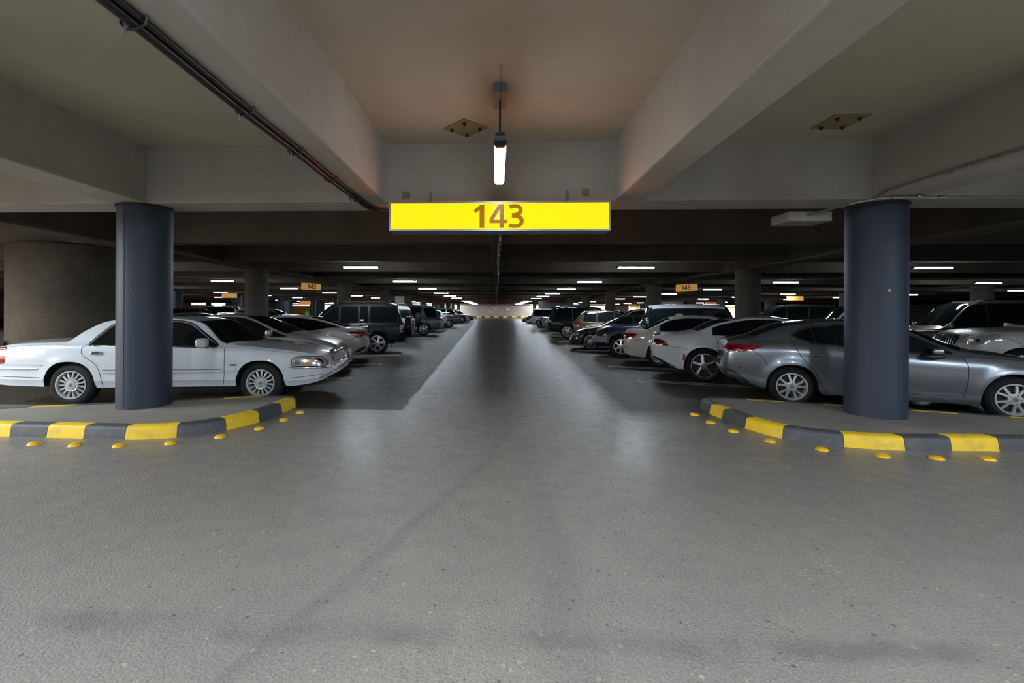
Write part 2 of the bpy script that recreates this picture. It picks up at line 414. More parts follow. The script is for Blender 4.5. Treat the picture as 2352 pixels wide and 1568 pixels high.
# ------------------------------------------------------------------ lamps
def fixture_parts(e, L, along, near=False, rods=()):
    w, h = (.062,.05) if near else (.06,.045)
    hous = MB(); dif = MB()
    prof = [(-w,0),(-w*.95,-h*.3),(w*.95,-h*.3),(w,0),(w*.8,h*.55),(-w*.8,h*.55)]
    def ex(mb, pr, a, b):
        n = len(pr)
        vs = [(x,a,z) for x,z in pr]+[(x,b,z) for x,z in pr]
        if along == 'x': vs = [(y,x,z) for x,y,z in vs]
        mb.add(vs, [tuple(range(n)), tuple(range(n,2*n))[::-1]] + [(i,(i+1)%n,n+(i+1)%n,n+i) for i in range(n)])
    ex(hous, prof, -L/2, L/2)
    hous.build('housing', M['grey_metal'], e, 30)
    dp = [(-w*.93,-h*.3),(-w*.9,-h*.9),(-w*.6,-h*1.35),(w*.6,-h*1.35),(w*.9,-h*.9),(w*.93,-h*.3)]
    ex(dif, dp, -L/2+.05, L/2-.05)
    dif.build('diffuser', near if near else M['lamp'], e, 30)
    for q in (-1,1):
        cap = MB(); ex(cap, [(x*1.03, z*1.03) for x,z in dp], q*(L/2-.049), q*L/2)
        cap.build('end_cap', M['dark_metal'], e, 30)
    for q in rods:
        MB().box(-.006,.006,-.006,.006,h*.5,ZS-e.location.z).build('suspension_rod', M['dark_metal'], e) if along=='y' and q==0 else \
        MB().box(q-.005,q+.005,-.005,.005,h*.5,ZS-e.location.z).build('suspension_rod', M['dark_metal'], e)
proto = None
for sx, side in ((-1,'left'),(1,'right')):
    for ci, X in enumerate((4.58,13.95,23.3,32.7)):
        for k in range(12):
            y = 15.2 + 7.44*k
            x = sx*X
            if ((x+10.5)**2+(y-10.9)**2) < 4: continue
            if ci >= 2 and k == 0 and ci == 3: continue
            where = ['over the cars %s of the aisle','over the second %s aisle','over the third %s aisle','over the outermost %s aisle'][ci] % side
            if k < 5: lab, gr = 'glowing fluorescent tube %s, %s from the front' % (where, ORD[k]), 'fluorescent lights '+where
            else: lab, gr = 'tiny distant glowing fluorescent tube light %s' % where, 'distant fluorescent lights '+where
            if proto is None:
                proto = empty('tube_light', (x,y,3.05)); fixture_parts(proto, 1.27, 'x', rods=(-.4,.4)); e = proto
            else:
                e = copy_tree(proto); e.location = (x,y,3.05)
            tag(e, lab, 'light', gr)
# pendant tube over the mouth of the aisle
lx = .028
pend = empty('tube_light', (lx, 4.88, 3.16)); tag(pend, 'bright fluorescent tube seen end on, hanging on a rod above the yellow 143 sign', 'light')
fixture_parts(pend, 1.33, 'y', M['lamp_pendant'])
MB().tube([(0,-.09,.02),(0,-.09,.62)], .012, 10).build('suspension_rod', M['dark_metal'], pend, 40)
MB().lathe([(.0,.03),(.03,.035),(.05,.06),(.0,.075)], 20, c=(0,-.62,0)).build('end_dome', M['dark_metal'], pend, 40)
MB().tube([(.004,-.615,.03),(.004,-.615,.708)], .0022, 6).build('safety_wire', M['dark_metal'], pend)
bx = empty('junction_box', (lx-.004, 4.79, ZS)); tag(bx, 'narrow metal box on the ceiling carrying the rod of the hanging tube light', 'junction box')
MB().box(-.068,.068,-.195,.195,-.10,0.0).build('case', M['grey_metal'], bx, bevel=.006)
for i in (-1,1):
    for j in (-.03,-.075): MB().superell((i*.058,-.197,j),(.006,.004,.006),1,8,4).build('screw', M['dark_metal'], bx)
# unseen tubes around the camera; hooded ones are added to brighten the front sides
for i, (x, y) in enumerate(((.03,-.9),(-3.5,-1.2),(3.5,-1.2),(-9.3,4.3),(7.2,.4),(-7.1,-.5),(10.6,-.5))):
    e = empty('tube_light', (x,y,3.16)); tag(e, 'unseen fluorescent tube over the cross aisle, %s of seven' % ORD[i], 'light', 'unseen cross aisle lights')
    fixture_parts(e, 1.33, 'y', M['lamp_near'] if i in (0,3) else M['lamp_added_side'])
    if i not in (0,3): MB().grid([[(x,y_,z) for x,z in ((-.19,-.085),(-.15,.02),(-.06,.045),(.06,.045),(.15,.02),(.19,-.085))] for y_ in (-.68,.68)]).build('added_hood', M['grey_metal'], e)  # hood added to keep these tubes' light off the ceiling
    MB().tube([(0,0,.02),(0,0,.71)], .012, 8).build('suspension_rod', M['dark_metal'], e)

# ------------------------------------------------------------------ illuminated sign
sg = empty('sign', (.024, 5.95, 2.61)); tag(sg, 'large backlit yellow sign reading 143 hung from the beam over the aisle', 'sign')
W2 = 1.443
MB().box(-W2,W2,.0,.27,0,.385).build('sign_case', M['grey_metal'], sg, bevel=.008)
MB().box(-W2+.022,W2-.022,-.006,.02,.022,.363).build('panel', M['sign_yellow'], sg)
fr = MB()
for a in ((-W2,W2,-.012,.01,0,.022),(-W2,W2,-.012,.01,.363,.385),(-W2,-W2+.022,-.012,.01,.022,.363),(W2-.022,W2,-.012,.01,.022,.363)): fr.box(*a)
fr.build('frame', M['galv'], sg)
MB().box(-W2+.022,W2-.022,.25,.276,.022,.363).build('back_panel', M['sign_yellow'], sg)
def dig(pts): return [((x-1167)/4.055*.005745, .3705-(y-108)/4.055*.005745) for x, y in pts]
def flat_poly(mb, pts, y):
    n = len(pts)
    mb.add([(x,y,z) for x,z in pts]+[(x,y+.006,z) for x,z in pts], [tuple(range(n)), tuple(range(n,2*n))[::-1]]+[(i,(i+1)%n,n+(i+1)%n,n+i) for i in range(n)])
def strip_poly(mb, cl, w, y):
    pts = cl; n = len(pts)
    for i in range(n-1):
        pass
    L = []; R = []
    for i, p in enumerate(pts):
        a = pts[max(i-1,0)]; b = pts[min(i+1,n-1)]
        dx, dz = b[0]-a[0], b[1]-a[1]; l = math.hypot(dx,dz); nx, nz = -dz/l, dx/l
        ww = w[i] if isinstance(w, list) else w
        L.append((p[0]+nx*ww/2, p[1]+nz*ww/2)); R.append((p[0]-nx*ww/2, p[1]-nz*ww/2))
    mb.grid([[(x,y,z) for x,z in L],[(x,y,z) for x,z in R]], skirt=lambda q: (q[0], q[1]+.006, q[2]))
def pchip(pts):
    xs = [p[0] for p in pts]; ys = [p[1] for p in pts]; n = len(xs)
    if n == 1: return lambda x: ys[0]
    h = [max(xs[i+1]-xs[i],1e-9) for i in range(n-1)]; d = [(ys[i+1]-ys[i])/h[i] for i in range(n-1)]
    m = [0]*n; m[0] = d[0]; m[-1] = d[-1]
    for i in range(1,n-1):
        if d[i-1]*d[i] <= 0: m[i] = 0
        else:
            w1, w2 = 2*h[i]+h[i-1], h[i]+2*h[i-1]; m[i] = (w1+w2)/(w1/d[i-1]+w2/d[i])
    import bisect
    def f(x):
        if x <= xs[0]: return ys[0]
        if x >= xs[-1]: return ys[-1]
        i = min(bisect.bisect_right(xs, x)-1, n-2); t = (x-xs[i])/h[i]
        t2, t3 = t*t, t*t*t
        return (2*t3-3*t2+1)*ys[i] + (t3-2*t2+t)*h[i]*m[i] + (-2*t3+3*t2)*ys[i+1] + (t3-t2)*h[i]*m[i+1]
    return f
def lin(pts):
    import bisect
    xs = [p[0] for p in pts]
    def f(x):
        if x <= xs[0]: return pts[0][1]
        if x >= xs[-1]: return pts[-1][1]
        i = min(bisect.bisect_right(xs, x)-1, len(xs)-2); a, b = pts[i], pts[i+1]
        return a[1] + (b[1]-a[1])*(x-a[0])/max(b[0]-a[0],1e-9)
    return f
def smooth_path(pts, n=24):
    ts = [0]
    for a, b in zip(pts, pts[1:]): ts.append(ts[-1]+math.dist(a,b))
    fx_ = pchip([(t,p[0]) for t,p in zip(ts,pts)]); fy_ = pchip([(t,p[1]) for t,p in zip(ts,pts)])
    return [(fx_(ts[-1]*i/n), fy_(ts[-1]*i/n)) for i in range(n+1)]
d1 = MB(); flat_poly(d1, dig([(935,180),(1000,128),(1035,128),(1035,342),(991,342),(991,178),(957,205)]), -.012); d1.build('digit', M['digit'], sg)
d4 = MB()
o_ = dig([(1165,125),(1217,125),(1217,265),(1245,265),(1245,298),(1217,298),(1217,342),(1175,342),(1175,298),(1082,298),(1082,263)])
i_ = dig([(1175,180),(1175,265),(1120,265)])
for q in ([o_[0],o_[1],o_[2],i_[1],i_[0]], [o_[0],i_[0],i_[2],o_[10]], [o_[10],i_[2],i_[1],o_[8],o_[9]], [i_[1],o_[2],o_[3],o_[4],o_[5],o_[8]], [o_[8],o_[5],o_[6],o_[7]]):
    flat_poly(d4, q, -.012)
d4.build('digit', M['digit'], sg)
d3 = MB(); k_ = .005745/4.055
strip_poly(d3, smooth_path(dig([(1268,152),(1300,143),(1330,142),(1358,155),(1369,178),(1360,203),(1335,222),(1288,227)])), [36*k_]*14+[40*k_]*11, -.012)
strip_poly(d3, smooth_path(dig([(1288,227),(1335,232),(1368,252),(1379,280),(1370,306),(1345,322),(1310,326),(1260,319)])), [40*k_]*12+[36*k_]*13, -.0125)
d3.build('digit', M['digit'], sg)
for x in (-.935,.925):
    s_ = MB().box(x-.018,x+.018,.286,.30,.375,.60).box(x-.018,x+.018,.19,.295,.376,.388).build('hanging_strap', M['grey_metal'], sg)
    for z in (.45,.56): MB().superell((x,.284,z),(.007,.006,.007),1,8,5).build('strap_bolt', M['galv'], s_)

# far overhead signs of the neighbouring aisles
def hang_sign(x, y, z, w, h, m, label, text=True, rz=0):
    e = empty('sign', (x,y,z), rz); tag(e, label, 'sign')
    MB().box(-w/2,w/2,-.04,.04,-h/2,h/2).build('board', m, e, bevel=.008)
    for q in (-.35,.35): MB().box(w*q-.01,w*q+.01,-.01,.01,h/2,ZB-z+.1).build('hanging_rod', M['dark_metal'], e)
    if text:
        k = h/.36*.8; t = MB()
        def fp(pts):
            n = len(pts); t.add([((a-1167)*k_*k, -.046, -(b-235)*k_*k) for a,b in pts]+[((a-1167)*k_*k, -.038, -(b-235)*k_*k) for a,b in pts], [tuple(range(n)), tuple(range(n,2*n))[::-1]]+[(i,(i+1)%n,n+(i+1)%n,n+i) for i in range(n)])
        fp([(935,180),(1000,128),(1035,128),(1035,342),(991,342),(991,178)])
        fp([(1165,125),(1217,125),(1175,180),(1120,265),(1082,265)]); fp([(1082,265),(1245,265),(1245,298),(1082,298)]); fp([(1175,125),(1217,125),(1217,342),(1175,342)])
        for a,b,c,d in ((1268,125,1385,158),(1285,212,1375,244),(1262,308,1385,340),(1350,140,1390,330)): fp([(a,b),(c,b),(c,d),(a,d)])
        t.build('digits', M['dark_metal'], e)
    return e
hang_sign(-9.72,23.5,2.80,1.14,.34, M['sign_orange'], 'small orange 143 sign hanging beyond the cars on the left of the aisle', rz=math.radians(58))
hang_sign(9.62,23.5,2.80,1.18,.34, M['sign_orange'], 'small orange 143 sign hanging beyond the cars on the right of the aisle', rz=math.radians(-58))
hang_sign(-22.0,36.6,2.72,1.25,.36, M['sign_orange'], 'orange sign board far over on the left deck near the white estate', False)
hang_sign(24.2,38.0,2.72,1.3,.34, M['sign_orange'], 'orange sign board above the dark roof-railed car on the right deck', False)
hang_sign(-26.5,62,2.6,1.5,.5, M['sign_orange'], 'distant orange board hanging past the far left pillars', False)
hang_sign(29.6,64,2.72,1.7,.42, M['sign_orange'], 'distant pale board hanging over the dark navy off-roader roof', False)
hang_sign(-10.0,47.5,2.6,1.3,1.0, M['sign_white'], 'bright white board hung beside a pillar beyond the blue-grey off-roader', False)
tag(MB().box(11.0,13.0,63.0,63.1,.9,1.75).build('notice_board', M['hi_yellow']), 'small yellow notice board by the far right pillars', 'notice board', kind='thing')
for k, (x0,x1,z) in enumerate(((-18.7,-16.7,2.35),(16.8,18.2,2.4),(28.9,32.6,2.45),(48.6,52.4,2.5))):
    tag(MB().box(x0,x1,100.2,100.4,z,z+.35).build('lintel_band', M['hi_yellow']), 'yellow band over a daylight opening of the far edge, %s from the left' % ORD[k], 'band', kind='structure')

# ------------------------------------------------------------------ ceiling hardware
def ceil_plate(x, y, hw, hh, ang, label):
    e = empty('ceiling_plate', (x,y,ZS), ang); tag(e, label, 'plate')
    MB().box(-hw,hw,-hh,hh,-.014,0).build('plate', M['plate_olive'], e, bevel=.003)
    for i in (-1,1):
        for j in (-1,1):
            MB().lathe([(.026,-.013),(.024,-.03),(.012,-.032),(.012,-.05),(0,-.052)], 12, c=(i*hw*.62,j*hh*.62,0)).build('bolt', M['dark_metal'], e, 40)
    return e
ceil_plate(-.395,5.72,.205,.20,math.radians(-47), 'bolted square steel plate on the yellow-lit ceiling beside the hanging light')
ceil_plate(4.125,5.67,.205,.215,math.radians(0), 'bolted square steel plate on the grey ceiling near the right-hand pillar')
for x, z, lab in ((-1.248,3.165,'small square socket fixed on the beam above the left end of the yellow sign'),(1.20,3.185,'small square socket fixed on the beam above the right end of the yellow sign')):
    e = empty('wall_socket', (x,6.25,z)); tag(e, lab, 'socket')
    MB().box(-.045,.045,-.02,0,-.05,.045).build('backplate', M['plate_olive'], e, bevel=.004)
    MB().lathe([(.03,-.02),(.03,-.03),(.015,-.034),(.015,-.045),(0,-.047)], 16, 'y').build('boss', M['plate_olive'], e, 40)
# black conduit clipped to the edge of the beam
cond = empty('cable_run', (0,0,0)); tag(cond, 'thick black cable run clipped along the bottom of the left ceiling beam', 'cable')
path = [(-1.87,-8.5,3.035),(-1.87,2.0,3.035),(-1.88,3.3,3.03),(-1.875,4.1,3.035),(-1.875,5.0,3.03),(-1.86,5.9,3.035),(-1.85,6.25,3.03),(-1.78,6.5,3.02),(-1.62,6.62,3.02),(-1.30,6.66,2.95)]
ts = [0]
for a, b_ in zip(path, path[1:]): ts.append(ts[-1]+math.dist(a,b_))
ff = [pchip([(t,p[i]) for t,p in zip(ts,path)]) for i in range(3)]
pp = [tuple(f(ts[-1]*i/80) for f in ff) for i in range(81)]
MB().tube(pp, .030, 10).build('cable', M['pipe_black'], cond, 50)
MB().tube([(x+.052,y,z+.012) for x,y,z in pp], .017, 8).build('cable', M['pipe_black'], cond, 50)
for y in (-.6,.8,2.25,3.28,4.12,5.02,5.9):
    c_ = MB().tube([(-1.93,y,3.065),(-1.93,y,3.03),(-1.905,y,2.998),(-1.85,y,2.998),(-1.80,y,3.02),(-1.79,y,3.065)], .008, 6).build('clip', M['black_plastic'], cond)
    MB().tube([(-1.89,y-.02,3.01),(-1.892,y-.022,2.95)], .006, 6).build('clip_screw', M['galv'], c_)
# bright steel conduits at the right pillar
cr = empty('conduit', (0,0,0)); tag(cr, 'galvanised steel conduit bending over the top of the right-hand pillar', 'pipe')
cp = [(4.50,6.95,2.985),(4.58,6.55,2.99),(4.68,6.16,3.0),(4.86,6.02,3.025),(5.1,6.0,3.03),(5.62,6.0,3.03),(7.2,6.05,3.03),(11,6.1,3.03)]
ts = [0]
for a, b_ in zip(cp, cp[1:]): ts.append(ts[-1]+math.dist(a,b_))
ff = [pchip([(t,p[i]) for t,p in zip(ts,cp)]) for i in range(3)]
MB().tube([tuple(f(ts[-1]*i/70) for f in ff) for i in range(71)], .016, 10).build('pipe', M['galv'], cr, 50)
for p in ((5.05,6.0,3.03),(5.62,6.0,3.03),(7.2,6.05,3.03),(9,6.075,3.03)): MB().lathe([(.024,-.045),(.024,.045)], 14, 'x', p).build('coupling', M['galv'], cr, 50)
MB().superell((5.33,5.985,3.045),(.02,.02,.03),.6,12,8).build('clamp', M['galv'], cr, 50)
c2 = empty('conduit', (0,0,0)); tag(c2, 'thin steel conduit running along the lower edge of the right ceiling girder', 'pipe')
MB().tube([(4.955,6.2,3.075),(4.955,6.0,3.13),(4.955,5.4,3.135),(4.955,3.0,3.12),(4.955,-8,3.12)], .014, 8).build('pipe', M['galv'], c2, 50)
for y in (5.2,4.1,3.0): MB().box(4.945,4.972,y-.012,y+.012,3.10,3.15).build('clip', M['galv'], c2)
hb = empty('cable_tray', (4.25,6.83,2.9)); tag(hb, 'grey tray block under the beam beside the top of the right-hand pillar', 'tray')
MB().box(0,.62,0,.42,0,.14).build('tray_body', M['conc_paint'], hb, bevel=.01)
# cables along the spine beam
ca = empty('cable_run', (0,0,0)); tag(ca, 'pale twin cable clipped under the spine beam along the middle of the aisle ceiling', 'cable')
def wob(y): return .02 + .05*math.sin(y*.35) + .012*math.sin(y*2.1)
for dx, m in ((0,M['cable_pink']),(.022,M['galv'])):
    MB().tube([(.075,6.2,2.9),(.06,6.6,2.99)]+[(wob(y)*.5+.045+dx, y, 3.04) for y in [6.9+.4*i for i in range(235)]], .011, 6).build('cable', m, ca, 60)
for k in range(60):
    y = 7.2 + .85*k
    MB().box(-.0+wob(y)*.5+.015,wob(y)*.5+.10,y-.02,y+.02,3.02,3.06).build('clip', M['black_plastic'], ca)
for y, r_, lab in ((56,.10,'dark red pipe crossing under the ceiling halfway down the aisle'),(100.2,.12,'dark red pipe crossing under the far end of the ceiling')):
    e = empty('fire_pipe', (0,y,2.9)); tag(e, lab, 'pipe')
    MB().lathe([(r_,-46),(r_,46)], 16, 'x').build('pipe', M['pipe_red'], e, 50)
    for x in range(-40,41,8): MB().box(x-.02,x+.02,-.02,.02,r_*.8,ZB-2.9+.1).build('hanger', M['dark_metal'], e)
# far wall logo, lettering, notice
lg = empty('wall_logo', (-.1,107.97,0)); tag(lg, 'pale winged emblem with two lines of lettering on the far end wall', 'logo', kind='thing')
w_ = MB()
def fl(pts): flat_poly(w_, pts, 0)
D = -.36
fl([(-1.35,3.0+D),(-.75,2.85+D),(-.1,2.5+D),(.1,2.35+D),(.05,2.2+D),(-.35,2.5+D),(-.8,2.72+D)])
fl([(.05,2.2+D),(.4,2.75+D),(.75,2.98+D),(.42,2.55+D)]); fl([(-.25,2.72+D),(.1,2.68+D),(.38,2.80+D),(.15,2.58+D)])
wk = empty('kerb', (0,107.4,0)); tag(wk, 'long yellow and black kerb along the foot of the far end wall', 'kerb', kind='thing')
for k in range(16):
    MB().box(-8.9+1.05*k,-8.9+1.05*k+1.04,0,.5,0,.3).build('kerb_block', M['kerb_yellow'] if k % 2 == 0 else M['kerb_black'], wk, bevel=.03)['label'] = ('yellow' if k % 2 == 0 else 'black') + ' painted kerb block'
w_.build('emblem', M['sign_white'], lg)
tx = bpy.data.curves.new('lettering', 'FONT'); tx.body = 'King Khaled International Airport'; tx.size = .24; tx.align_x = 'CENTER'; tx.extrude = .005
tx.materials.append(M['sign_white'])
to = bpy.data.objects.new('lettering', tx); COL.objects.link(to); bpy.context.view_layer.update()
tm = bpy.data.meshes.new_from_object(to.evaluated_get(bpy.context.evaluated_depsgraph_get())); bpy.data.objects.remove(to)
to = bpy.data.objects.new('lettering', tm); COL.objects.link(to); to.parent = lg; to.location = (-.05,0,1.22); to.rotation_euler = (PI/2,0,0)
ar = MB(); x = 1.85
random.seed(3)
while x > -1.95:
    L_ = random.uniform(.08,.22); ar.box(x-L_,x,-.004,.004,1.62,1.67)
    if random.random() < .6: ar.box(x-.03,x,-.004,.004,1.62,1.62+random.uniform(.1,.26))
    if random.random() < .5: ar.box(x-L_/2-.02,x-L_/2+.02,-.004,.004,1.54,1.57)
    x -= L_ + random.choice((.02,.02,.1))
ar.build('arabic_lettering', M['sign_white'], lg)
tag(MB().box(2.35,3.1,107.93,107.97,1.72,2.1).build('wall_notice', M['sign_white']), 'small white notice on the far end wall beside the winged emblem', 'notice', kind='thing')

# ------------------------------------------------------------------ kerbed islands and studs
def island(name_side, outline, joints, cols, label):
    """outline: world points round the nose of the island; joints: arc positions of the kerb joints"""
    e = empty('traffic_island', (0,0,0)); tag(e, label, 'traffic island')
    ts = [0]
    for a, b in zip(outline, outline[1:]): ts.append(ts[-1]+math.dist(a,b))
    fx_ = pchip([(t,p[0]) for t,p in zip(ts,outline)]); fy_ = pchip([(t,p[1]) for t,p in zip(ts,outline)])
    T = ts[-1]
    def P_(t): return Vector((fx_(t), fy_(t)))
    def inward(t):
        d = (P_(min(t+.02,T))-P_(max(t-.02,0))).normalized(); n = Vector((-d.y, d.x)); return n
    sgn = 1
    cen = Vector((sum(p[0] for p in outline)/len(outline), sum(p[1] for p in outline)/len(outline)))
    if inward(T*.3).dot(cen-P_(T*.3)) < 0: sgn = -1
    inner = [P_(T*i/160) + inward(T*i/160)*sgn*.16 for i in range(161)]
    MB().prism([(p.x,p.y) for p in inner], 0, .148).build('paving', M['island'], e)
    js = joints + [T]; a = 0
    for k, b in enumerate(js):
        if b > T: b = T
        n = max(3, int((b-a)/.06)); rows = []
        for i in range(n+1):
            t = a+.003+(b-a-.006)*i/n; p = P_(t); q = inward(t)*sgn
            prof = [(0,0),(.02,.115),(.028,.135),(.05,.15),(.17,.152),(.17,0)]
            rows.append([(p.x+q.x*d, p.y+q.y*d, h) for d,h in prof])
        mb = MB(); m_ = len(rows[0]); vs = [v for r in rows for v in r]; fs = []
        for i in range(n):
            for j in range(m_-1): fs.append((i*m_+j, i*m_+j+1, (i+1)*m_+j+1, (i+1)*m_+j))
        fs.append(tuple(range(m_))); fs.append(tuple(n*m_+j for j in range(m_))[::-1])
        mb.add(vs, fs)
        c = cols[k % 2]
        o = mb.build('kerb_block', M['kerb_'+c], e, 40); o['label'] = c + ' painted kerb block'
        a = b
        if b >= T: break
    return e
SL = 1.0
oL = [(-12.0,5.30),(-9,5.30),(-6.05,5.30),(-5.2,5.285),(-4.45,5.27),(-3.89,5.39),(-3.50,5.74),(-3.30,6.2),(-3.23,6.75),(-3.22,7.2),(-3.28,7.36),(-3.46,7.47),(-3.80,7.42),(-4.4,7.22),(-5.1,6.93),(-6.25,6.56),(-7.2,6.20),(-9.2,5.62),(-11.9,5.5)]
def arc_at(outline, x, y):
    best = (9e9,0); acc = 0
    for a, b in zip(outline, outline[1:]):
        L = math.dist(a,b)
        for i in range(51):
            t = i/50; d = math.dist((a[0]+(b[0]-a[0])*t, a[1]+(b[1]-a[1])*t),(x,y))
            if d < best[0]: best = (d, acc+L*t)
        acc += L
    return best[1]
jL = [arc_at(oL,*q) for q in ((-9.2,5.3),(-8.4,5.3),(-7.6,5.3),(-6.8,5.3),(-5.93,5.3),(-5.46,5.3),(-4.97,5.29),(-4.45,5.27),(-3.89,5.39),(-3.48,5.75),(-3.29,6.22),(-3.235,6.76),(-3.22,7.2),(-3.85,7.40),(-4.4,7.22),(-5.1,6.93),(-5.55,6.78),(-6.25,6.56),(-6.75,6.38),(-7.2,6.20),(-8,6.05),(-8.7,5.8))]
island('left', oL, jL, ('yellow','black'), 'kerbed island with yellow and black kerbs under the pillar by the white saloon')
oR = [(13,5.50),(9,5.46),(6.0,5.435),(5.2,5.41),(4.66,5.385),(4.06,5.49),(3.56,5.80),(3.36,6.3),(3.31,6.82),(3.28,7.15),(3.30,7.5),(3.42,7.70),(3.75,7.78),(4.1,7.72),(4.6,7.55),(5.37,7.31),(6.13,7.03),(7.05,6.71),(8.2,6.3),(12.9,5.7)]
jR = [arc_at(oR,*q) for q in ((9.5,5.46),(8.8,5.46),(8.2,5.46),(7.6,5.45),(6.95,5.44),(6.35,5.44),(5.72,5.43),(5.19,5.41),(4.66,5.385),(4.06,5.49),(3.555,5.81),(3.36,6.3),(3.31,6.82),(3.28,7.15),(4.1,7.72),(4.6,7.55),(5.1,7.39),(5.6,7.22),(6.1,7.03),(6.6,6.87),(7.1,6.69),(7.6,6.5),(8.1,6.33))]
island('right', oR, jR, ('black','yellow'), 'kerbed island with yellow and black kerbs under the pillar by the silver-grey saloon')
for side, pts in (('left', [(-5.317,5.02),(-4.808,5.0),(-4.295,5.01),(-3.785,5.145),(-3.378,5.445),(-3.105,5.85),(-3.002,6.33),(-2.977,6.80)]),
                  ('right', [(3.014,7.05),(3.031,6.567),(3.11,6.107),(3.322,5.663),(3.719,5.358),(4.219,5.15),(4.743,5.11),(5.273,5.11)])):
    seq = pts if side == 'right' else pts[::-1]
    for k, (x, y) in enumerate(seq):
        e = MB().lathe([(.066,0),(.066,.006),(.060,.018),(.045,.028),(.024,.034),(.003,.036)], 24).build('road_stud', M['stud'], None, 60)
        e.location = (x,y,0)
        tag(e, 'yellow dome road stud by the %s island, %s counted from its aisle tip' % (side, ORD[k]), 'road stud', 'yellow studs by the %s island' % side)

# painted bay lines (rounded double lines) belong to the floor
def bay_line(x, y, ang, L=4.8):
    mb = MB(); d = Vector((math.cos(ang), math.sin(ang))); n = Vector((-d.y,d.x)); r = .115; w = .055
    c = Vector((x,y)) + d*r
    path = [c + d*L + n*r] + [c + n*r] + [c + d*(-r*math.sin(PI*i/12)) + n*(r*math.cos(PI*i/12)) for i in range(1,12)] + [c - n*r, c + d*L - n*r]
    Lp = []; Rp = []
    for i, p in enumerate(path):
        t = (path[min(i+1,len(path)-1)]-path[max(i-1,0)]).normalized(); q = Vector((-t.y,t.x))
        Lp.append((p.x+q.x*w/2,p.y+q.y*w/2,.003)); Rp.append((p.x-q.x*w/2,p.y-q.y*w/2,.003))
    mb.grid([Lp,Rp], skirt=lambda q: (q[0],q[1],-.001))
    return mb.build('bay_line', M['white_line'], floor)
for k in range(20):
    bay_line(3.23, 10.5+2.68*k, math.radians(-18))
    bay_line(-3.35, 10.4+2.70*k, math.radians(180+17))

